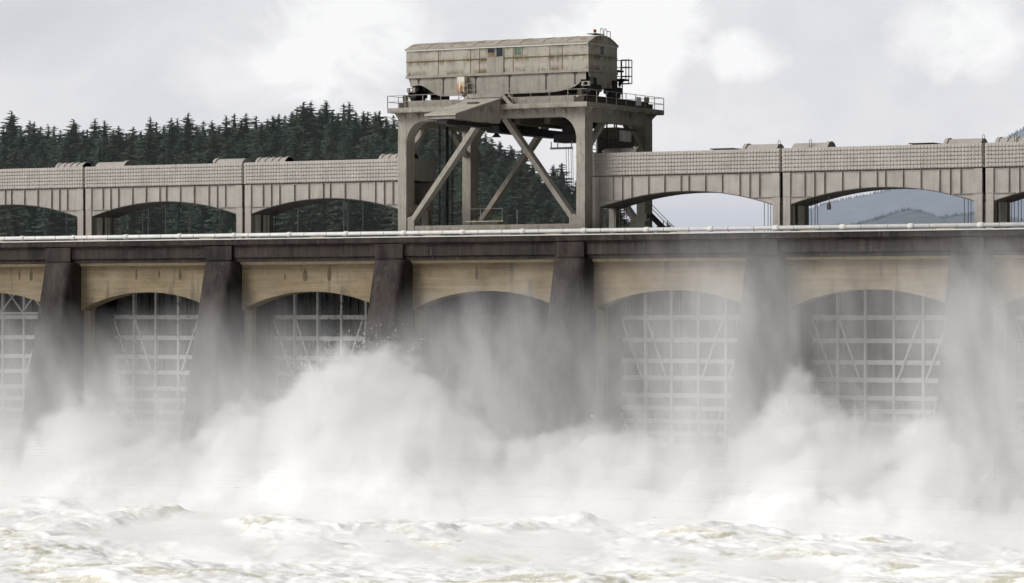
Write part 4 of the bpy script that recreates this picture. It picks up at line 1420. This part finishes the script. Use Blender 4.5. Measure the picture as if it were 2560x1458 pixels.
fn = t.noise(t.pos((1, 1, 1)), 2.4, 6, 0.7)
f2 = t.noise(t.pos((1, 1, 1)), 8.0, 4, 0.7)
g_ = t.math('ADD', a_.outputs['Fac'], t.math('MULTIPLY', t.math('SUBTRACT', fn, 0.5), 1.5))
c_ = t.ramp(g_, [(0.50, (0.975, 0.97, 0.95)), (0.74, (0.91, 0.895, 0.84)), (0.92, (0.77, 0.745, 0.64)), (1.0, (0.66, 0.635, 0.52))])
px_, py_, pz_ = t.sep(t.pos())
calm = t.math('ADD', t.math('MULTIPLY', t.math('SUBTRACT', px_, 124.0, True), 0.12, True), t.math('MULTIPLY', t.math('SUBTRACT', -112.0, py_, True), 0.12, True), True)
c_ = t.mix(calm, c_, (0.13, 0.15, 0.13))
M['foam'] = t.done(c_, 0.75, bump=t.math('ADD', fn, t.math('MULTIPLY', f2, 0.4)), bstr=0.4, bdist=0.15, spec=0.15)
me.materials.append(M['foam'])
wo = bpy.data.objects.new('water', me)
col.objects.link(wo)
tag(wo, kind='structure')

# ------------------------------------------------------------------ spray and mist: one volume, its density worked out on a voxel grid
class GN:
    def __init__(s, name):
        s.t = bpy.data.node_groups.new(name, 'GeometryNodeTree')
        s.t.interface.new_socket('Geometry', in_out='INPUT', socket_type='NodeSocketGeometry')
        s.t.interface.new_socket('Geometry', in_out='OUTPUT', socket_type='NodeSocketGeometry')
        s.out = s.t.nodes.new('NodeGroupOutput')
    def n(s, typ, **kw):
        nd = s.t.nodes.new(typ)
        for k, v in kw.items():
            setattr(nd, k, v)
        return nd
    def put(s, sock, v):
        if hasattr(v, 'links'):
            s.t.links.new(v, sock)
        else:
            sock.default_value = v
    def m(s, op, a, b=0.0, c=None, clamp=False):
        nd = s.n('ShaderNodeMath', operation=op, use_clamp=clamp)
        s.put(nd.inputs[0], a)
        s.put(nd.inputs[1], b)
        if c is not None:
            s.put(nd.inputs[2], c)
        return nd.outputs[0]
    def add(s, a, b): return s.m('ADD', a, b)
    def sub(s, a, b): return s.m('SUBTRACT', a, b)
    def mul(s, a, b): return s.m('MULTIPLY', a, b)
    def step(s, x, a, b):
        """smooth 0..1 from a to b"""
        nd = s.n('ShaderNodeMapRange', interpolation_type='SMOOTHSTEP')
        s.put(nd.inputs[0], x)
        s.put(nd.inputs[1], a)
        s.put(nd.inputs[2], b)
        return nd.outputs[0]
    def xyz(s, x, y, z):
        nd = s.n('ShaderNodeCombineXYZ')
        for i, v in enumerate((x, y, z)):
            s.put(nd.inputs[i], v)
        return nd.outputs[0]
    def noise(s, vec, scale, detail, rough=0.5):
        nd = s.n('ShaderNodeTexNoise')
        s.put(nd.inputs['Vector'], vec)
        nd.inputs['Scale'].default_value = scale
        nd.inputs['Detail'].default_value = detail
        nd.inputs['Roughness'].default_value = rough
        return nd.outputs[0]
    def curve(s, x, pts, lo, hi):
        """table lookup: x in metres -> value between lo and hi"""
        x0, x1 = pts[0][0], pts[-1][0]
        nd = s.n('ShaderNodeFloatCurve')
        cv = nd.mapping.curves[0]
        P = [((px - x0) / (x1 - x0), (pv - lo) / (hi - lo)) for px, pv in pts]
        cv.points[0].location = P[0]
        cv.points[1].location = P[-1]
        for p in P[1:-1]:
            cv.points.new(*p)
        for p in cv.points:
            p.handle_type = 'AUTO'
        nd.mapping.update()
        s.put(nd.inputs['Value'], s.step_lin(x, x0, x1))
        return s.add(s.mul(nd.outputs[0], hi - lo), lo)
    def step_lin(s, x, a, b):
        nd = s.n('ShaderNodeMapRange')
        s.put(nd.inputs[0], x)
        s.put(nd.inputs[1], a)
        s.put(nd.inputs[2], b)
        return nd.outputs[0]

SPRAY_RAISE = 0.9
SPRAY_TOP = [(-16, -12.5), (0, -12.0), (4.5, -11.2), (7.7, -9.9), (10.4, -9.0), (12.6, -10.0), (15.7, -11.2), (21, -11.7), (25, -10.6), (27, -9.0), (29.5, -9.6), (31.2, -8.2), (33, -6.3), (35, -4.8), (38, -3.9), (41, -3.7),
             (43.5, -4.3), (46.5, -6.3), (49.5, -8.8), (52.5, -10.2), (55.6, -11.4), (59.4, -10.9), (66.9, -11.1), (71, -11.5), (74.2, -12.0), (77, -10.3), (79.5, -7.7), (81.3, -6.5), (83, -8.0), (85.4, -9.2), (89.9, -9.7), (92.6, -9.0), (95, -11), (98, -13.2), (110, -13)]
VEIL_TOP = [(-16, 2.2), (0, 2.2), (5, 1.8), (16, 1.2), (22, 2.6), (33, 1.2), (38, 0.2), (44, 2.4), (50, 4.0), (55, 5.4), (60, 4.2), (66, 6.8), (74, 7.8), (85, 6.8), (97, 7.4), (110, 7.4)]
VEIL_AMT = [(-16, 0.6), (0, 0.72), (8, 0.42), (17, 0.66), (25, 0.48), (35, 0.58), (42, 0.48), (52, 0.68), (58, 0.38), (66, 0.34), (74, 0.80), (80, 0.40), (88, 0.34), (95, 0.9), (110, 0.9)]
SPRAY_TOP = [(px, pz + SPRAY_RAISE) for px, pz in SPRAY_TOP]
E_MIN, E_MAX, E_VOX = (-16.0, -60.0, -18.4), (112.0, -5.2, 9.0), 0.30

# the solid heart of the spray: boiling heaps of white water thrown up against the piers
cx_ = np.arange(-15.5, 111, 0.32)
cy_ = np.arange(-33, -6.2, 0.32)
CX_, CY_ = np.meshgrid(cx_, cy_)
wxx = CX_ + 0.48 * (CY_ + 14.0) + 1.6 * fbm(CX_, CY_, 6, 6, 71, 3)
tops = np.interp(wxx, [p[0] for p in SPRAY_TOP], [p[1] for p in SPRAY_TOP])
pr = np.clip((CY_ + 27) / 12.0, 0, 1)
pr = pr * pr * (3 - 2 * pr) * np.clip((-6.0 - CY_) / 4.0, 0, 1) ** 0.5
lum = fbm(wxx, CY_, 5.5, 4.5, 41, 5, 0.58, 1)
CZ_ = -18.3 + np.maximum(1.0, 0.64 * (tops + 18.3) - 1.8) * pr + 1.2 * lum * pr
ny2, nx2 = CZ_.shape
ix = np.arange(nx2 * ny2).reshape(ny2, nx2)
q2 = np.stack([ix[:-1, :-1], ix[:-1, 1:], ix[1:, 1:], ix[1:, :-1]], -1).reshape(-1, 4)
me = bpy.data.meshes.new('spray')
VV, FF = np.stack([CX_, CY_, CZ_], -1).reshape(-1, 3).tolist(), q2.tolist()
# torn water flung out of the top of the plumes: small drops and shreds along short arcs
drnd = random.Random(77)
for k in range(90):
    bx_ = drnd.choice([9.5, 12, 24, 27, 29, 33, 34.5, 36.5, 39, 42, 45, 57, 63, 77.5, 80, 81.5, 84, 90, 93]) + drnd.gauss(0, 1.6)
    by_ = drnd.uniform(-17, -11)
    bz_ = float(np.interp(bx_ + 0.48 * (by_ + 14), [p[0] for p in SPRAY_TOP], [p[1] for p in SPRAY_TOP])) - drnd.uniform(-0.4, 0.9)
    vx_, vz_ = drnd.gauss(0, 1.8), drnd.uniform(1.0, 4.6)
    for i in range(drnd.randint(16, 46)):
        q = drnd.random() ** 0.7
        c = (bx_ + vx_ * q + drnd.gauss(0, 0.10 + 0.5 * q), by_ + drnd.gauss(0, 0.3 + 0.4 * q), bz_ + vz_ * q - 1.9 * q * q + drnd.gauss(0, 0.10 + 0.4 * q))
        s_ = drnd.uniform(0.015, 0.055) * (1.25 - q)
        b0 = len(VV)
        for _ in range(4):
            VV.append([c[0] + drnd.gauss(0, s_), c[1] + drnd.gauss(0, s_), c[2] + drnd.gauss(0, s_ * 1.6)])
        FF += [[b0, b0 + 1, b0 + 2], [b0, b0 + 2, b0 + 3], [b0, b0 + 3, b0 + 1], [b0 + 1, b0 + 3, b0 + 2]]
me.from_pydata(VV, [], FF)
me.polygons.foreach_set('use_smooth', [True] * len(me.polygons))
M['spray'] = M['foam'].copy()
for nd in M['spray'].node_tree.nodes:          # a little greyer and more broken than the open foam
    if nd.type == 'VALTORGB':
        for e in nd.color_ramp.elements:
            e.position = max(0.0, e.position - 0.36)
            e.color = (e.color[0] * 0.84, e.color[1] * 0.845, e.color[2] * 0.86, 1)
me.materials.append(M['spray'])
so = bpy.data.objects.new('spray', me)
col.objects.link(so)
tag(so, 'heaped white spray bursting up at the foot of the dam', 'spray', kind='stuff')

g = GN('mist_density')
sp = g.n('ShaderNodeSeparateXYZ')
g.t.links.new(g.n('GeometryNodeInputPosition').outputs[0], sp.inputs[0])
x, y, z = sp.outputs
# slow domain warp
wv = g.xyz(x, y, z)
w1 = g.sub(g.noise(g.xyz(x, y, z), 0.10, 4.0, 0.6), 0.5)
w2 = g.sub(g.noise(g.xyz(g.add(x, 71.3), g.add(y, 13.1), z), 0.10, 4.0, 0.6), 0.5)
w3 = g.sub(g.noise(g.xyz(x, y, z), 0.30, 7.0, 0.72), 0.5)
xw = g.add(x, g.mul(w1, 7.0))
zw = g.add(z, g.add(g.mul(w2, 7.0), g.mul(w3, 7.0)))
# dense spray
top = g.curve(g.add(xw, g.mul(g.add(y, 14.0), 0.48)), SPRAY_TOP, -19.0, 9.0)
prof = g.step(g.add(y, g.mul(w2, 7.0)), -24.5, -15.5)
foot = g.add(-16.8, g.mul(g.step(y, -36.0, -22.0), 1.0))
topy = g.add(g.mul(g.sub(top, foot), prof), foot)
vo = g.n('ShaderNodeTexVoronoi', feature='SMOOTH_F1')
g.put(vo.inputs['Vector'], g.xyz(g.add(x, g.mul(w3, 2.5)), y, g.add(z, g.mul(w2, 2.5))))
vo.inputs['Scale'].default_value = 0.42
vo.inputs['Smoothness'].default_value = 0.35
vo.inputs['Detail'].default_value = 2.0
puff = g.mul(g.sub(0.86, vo.outputs['Distance']), g.add(0.9, g.mul(prof, 2.2)))
under = g.add(g.sub(topy, zw), puff)                                  # metres below the top of the spray
d1 = g.step(under, -0.25, 1.0)
d2 = g.step(under, 1.0, 8.0)
lump = g.step(g.noise(g.xyz(x, y, z), 0.22, 5.0, 0.65), 0.34, 0.62)
dense = g.mul(g.add(g.mul(d1, 0.42), g.mul(d2, 0.9)), g.add(g.mul(lump, 0.85), 0.22))
# thin veil with falling streaks in front of the dam
vt = g.curve(xw, VEIL_TOP, -19.0, 9.0)
va = g.curve(x, VEIL_AMT, 0.0, 1.0)
vd = g.step(g.sub(vt, g.add(z, g.mul(w2, 5.0))), -1.2, 9.5)
st = g.noise(g.xyz(g.add(g.add(x, g.mul(w1, 5.0)), g.mul(z, 0.22)), y, g.mul(z, 0.36)), 0.40, 6.0, 0.66)
vs = g.step(st, 0.36, 0.70)
vy = g.mul(g.step(y, -24.0, -14.0), g.step(y, -5.0, -7.0))
vlow = g.add(1.0, g.mul(g.step(z, -3.0, -12.0), 1.0))
veil = g.mul(g.mul(g.mul(g.mul(vd, vlow), va), vy), g.add(g.mul(vs, 0.19), 0.035))
low = g.mul(g.mul(g.step(y, -59.5, -35.0), g.step(z, -12.6, -16.4)), g.mul(g.step(g.noise(g.xyz(x, y, z), 0.16, 4.0, 0.6), 0.45, 0.70), 0.05))
tot = g.add(g.add(dense, veil), low)
tot = g.m('SUBTRACT', tot, 0.004)
tot = g.m('MAXIMUM', tot, 0.0)
vc = g.n('GeometryNodeVolumeCube')
g.put(vc.inputs['Density'], tot)
vc.inputs['Min'].default_value = E_MIN
vc.inputs['Max'].default_value = E_MAX
for i, ax in enumerate('XYZ'):
    vc.inputs['Resolution ' + ax].default_value = int((E_MAX[i] - E_MIN[i]) / E_VOX)
t = NT('spray_mist')
vm = t.n('ShaderNodeVolumePrincipled')
vm.inputs['Color'].default_value = (0.992, 0.99, 0.988, 1)
vm.inputs['Density'].default_value = 1.0
vm.inputs['Anisotropy'].default_value = 0.0
t.l(vm.outputs[0], t.out.inputs['Volume'])
M['mist'] = t.m
sm = g.n('GeometryNodeSetMaterial')
sm.inputs['Material'].default_value = M['mist']
g.t.links.new(vc.outputs[0], sm.inputs[0])
g.t.links.new(sm.outputs[0], g.out.inputs[0])
me = bpy.data.meshes.new('spray_mist')
me.from_pydata([(E_MIN[0], -15, -17), (E_MAX[0], -15, -17), (E_MAX[0], -15, -16.9)], [], [(0, 1, 2)])
mo = bpy.data.objects.new('spray_mist', me)
col.objects.link(mo)
me.materials.append(M['mist'])
md = mo.modifiers.new('density', 'NODES')
md.node_group = g.t
tag(mo, 'thin grey mist drifting in front of the piers and gates of the dam', 'mist', kind='stuff')

# thin damp haze over the forebay, between the dam and the wooded hill
g = GN('haze_density')
vc = g.n('GeometryNodeVolumeCube')
vc.inputs['Density'].default_value = 1.0
vc.inputs['Min'].default_value = (-340, 45, -0.5)
vc.inputs['Max'].default_value = (330, 225, 50)
for ax, q in zip('XYZ', (14, 4, 4)):
    vc.inputs['Resolution ' + ax].default_value = q
t = NT('forebay_haze')
vs_ = t.n('ShaderNodeVolumePrincipled')
vs_.inputs['Color'].default_value = (0.82, 0.93, 0.90, 1)
vs_.inputs['Density'].default_value = 0.00018
t.l(vs_.outputs[0], t.out.inputs['Volume'])
M['haze'] = t.m
sm = g.n('GeometryNodeSetMaterial')
sm.inputs['Material'].default_value = M['haze']
g.t.links.new(vc.outputs[0], sm.inputs[0])
g.t.links.new(sm.outputs[0], g.out.inputs[0])
me = bpy.data.meshes.new('haze')
me.from_pydata([(-100, 130, 0), (100, 130, 0), (100, 130, 0.1)], [], [(0, 1, 2)])
me.materials.append(M['haze'])
ho_ = bpy.data.objects.new('haze', me)
col.objects.link(ho_)
md = ho_.modifiers.new('density', 'NODES')
md.node_group = g.t
tag(ho_, 'thin damp haze in front of the wooded hill behind the dam', 'haze', kind='stuff')

# wires across the tailrace that keep birds off
for y_, z_, tags in ((-22.5, -11.9, (20, 58)), (-52.5, -12.0, (70, 100)), (-66.0, -12.0, (62, 86)), (-79.0, -12.2, (58, 101)), (-95.0, -13.0, (92,)), (-38.0, -12.2, (35, 88))):
    t = thing('bird_wire', 'hair thin horizontal wire stretched above the white water', 'wire', (60, y_, z_), 'bird wires across the tailrace')
    mb = MB()
    mb.tube([(-60, y_, z_), (60, y_, z_ - 0.05), (180, y_, z_)], 0.0025, 4)
    mb.build('strand', M['thin_wire'], t)
    for xx in tags:
        mb = MB()
        mb.box(xx, xx + 0.22, y_ - 0.015, y_ + 0.015, z_ - 0.045, z_ - 0.01)
        mb.build('marker', M['thin_wire'], t)
# ------------------------------------------------------------------ sky, sun, camera
SUN_EL, SUN_AZ = R(38), R(220)          # azimuth clockwise from +Y: from the left, behind the camera
sd = Vector((math.sin(SUN_AZ) * math.cos(SUN_EL), math.cos(SUN_AZ) * math.cos(SUN_EL), math.sin(SUN_EL)))
w = bpy.data.worlds.new('World')
sc.world = w
w.use_nodes = True
nt = w.node_tree
nt.nodes.clear()
class WT(NT):
    def __init__(s, tree):
        s.t = tree
        s.out = s.n('ShaderNodeOutputWorld')
t = WT(nt)
sky = t.n('ShaderNodeTexSky', sky_type='NISHITA')
sky.sun_disc = False
sky.sun_elevation = SUN_EL
sky.sun_rotation = SUN_AZ
gen = t.n('ShaderNodeTexCoord').outputs['Generated']
sx, sy, sz = t.sep(gen)
def scaled(k, off=(0, 0, 0)):
    mp = t.n('ShaderNodeMapping')
    mp.inputs['Scale'].default_value = k
    mp.inputs['Location'].default_value = off
    t.l(gen, mp.inputs['Vector'])
    return mp.outputs[0]
c1 = t.noise(scaled((1, 1, 1.9)), 9.0, 8, 0.55, 0.4)
c2 = t.noise(scaled((1, 1, 1.6), (3.1, 1.7, 0.4)), 30.0, 6, 0.6, 0.5)
def dirvec(u, v):
    d = (FLAT + RIGHT * ((u - 1280) / FPX) + Vector((0, 0, (785 - v) / FPX))).normalized()
    return d
def cloud(u, v, ru, rv, amp):
    """a soft bank of brighter (or darker) cloud around one direction of the sky"""
    d = dirvec(u, v)
    h = Vector((d.y, -d.x, 0)).normalized()
    up = h.cross(d)
    def dot(a):
        nd = t.n('ShaderNodeVectorMath', operation='DOT_PRODUCT')
        t.l(gen, nd.inputs[0])
        nd.inputs[1].default_value = a
        return nd.outputs['Value']
    a = t.math('MULTIPLY', dot(h), FPX / ru)
    b = t.math('MULTIPLY', dot(up), FPX / rv)
    r2 = t.math('ADD', t.math('MULTIPLY', a, a), t.math('MULTIPLY', b, b))
    r2 = t.math('ADD', r2, t.math('MULTIPLY', t.math('SUBTRACT', 0.5, c2), 2.6))
    e = t.math('MULTIPLY', t.math('SUBTRACT', 1.0, r2, True), amp)
    front = t.math('GREATER_THAN', dot(d), 0.5)
    return t.math('MULTIPLY', e, front)
tot = t.math('MULTIPLY', t.math('SUBTRACT', c1, 0.5), 0.55)
tot = t.math('ADD', tot, t.math('MULTIPLY', t.math('SUBTRACT', c2, 0.5), 0.22))
for c_ in ((880, 120, 260, 170, 0.30), (960, 330, 280, 130, 0.16), (1560, 100, 230, 180, 0.42), (1850, 140, 130, 75, 0.34), (2380, 90, 180, 120, 0.28), (620, 190, 260, 100, 0.14),
           (90, 60, 260, 130, -0.12), (1180, 60, 160, 130, -0.08), (300, 230, 420, 110, -0.04), (2080, 60, 200, 150, -0.05)):
    tot = t.math('ADD', tot, cloud(*c_))
cl = t.ramp(t.math('ADD', tot, 0.5), [(0.25, (0.645, 0.65, 0.70)), (0.45, (0.755, 0.755, 0.80)), (0.60, (0.87, 0.867, 0.892)), (0.76, (0.99, 0.99, 0.99))])
hz = t.n('ShaderNodeMapRange', interpolation_type='SMOOTHSTEP')
t.l(sz, hz.inputs[0])
hz.inputs[1].default_value = 0.024
hz.inputs[2].default_value = 0.046
hz.inputs[3].default_value = 1.0
hz.inputs[4].default_value = 0.0
cl = t.mix(hz.outputs[0], cl, (0.575, 0.60, 0.675))
# sky dimmed overhead and off to the right, unseen: added to darken right-hand faces
dk = t.n('ShaderNodeMapRange', interpolation_type='SMOOTHSTEP')
t.l(sx, dk.inputs[0])
dk.inputs[1].default_value = -0.3
dk.inputs[2].default_value = 0.25
dk.inputs[3].default_value = 1.0
dk.inputs[4].default_value = 0.12
br = t.n('ShaderNodeMapRange')
t.l(sz, br.inputs[0])
br.inputs[1].default_value = 0.12
br.inputs[2].default_value = 0.9
br.inputs[3].default_value = 1.0
br.inputs[4].default_value = 0.78
cl = t.mix(1.0, cl, t.math('MULTIPLY', dk.outputs[0], br.outputs[0]), 'MULTIPLY')
cl10 = t.mix(1.0, cl, (10.0, 10.0, 10.0), 'MULTIPLY')
mixed = t.mix(0.97, sky.outputs[0], cl10)
bg = t.n('ShaderNodeBackground')
bg.inputs['Strength'].default_value = 0.1
t.l(mixed, bg.inputs['Color'])
t.l(bg.outputs[0], t.out.inputs['Surface'])

ld_ = bpy.data.lights.new('sun', 'SUN')
ld_.energy = 2.75
ld_.angle = R(30)
ld_.color = (1.0, 0.98, 0.945)
lo_ = bpy.data.objects.new('sun', ld_)
col.objects.link(lo_)
lo_.rotation_euler = sd.to_track_quat('Z', 'Y').to_euler()
lo_.location = (0, -60, 120)

cd = bpy.data.cameras.new('camera')
co_ = bpy.data.objects.new('camera', cd)
col.objects.link(co_)
cd.sensor_width = 36.0
cd.lens = FPX / 2560 * 36.0
cd.clip_start = 1.0
cd.clip_end = 30000
co_.location = CAM
fwd = (FLAT * math.cos(PIT) + Vector((0, 0, math.sin(PIT)))).normalized()
co_.rotation_euler = fwd.to_track_quat('-Z', 'Y').to_euler()
sc.camera = co_

sc.view_settings.view_transform = 'Standard'
sc.view_settings.look = 'None'
sc.view_settings.exposure = 0
sc.view_settings.gamma = 1
sc.render.engine = 'CYCLES'
cy = sc.cycles
cy.max_bounces = 18
cy.diffuse_bounces = 4
cy.glossy_bounces = 2
cy.transmission_bounces = 2
cy.volume_bounces = 10
cy.transparent_max_bounces = 8
cy.volume_step_rate = 3.0
cy.volume_max_steps = 256
cy.use_adaptive_sampling = True
cy.adaptive_threshold = 0.04
cy.use_denoising = True
cy.denoiser = 'OPENIMAGEDENOISE'
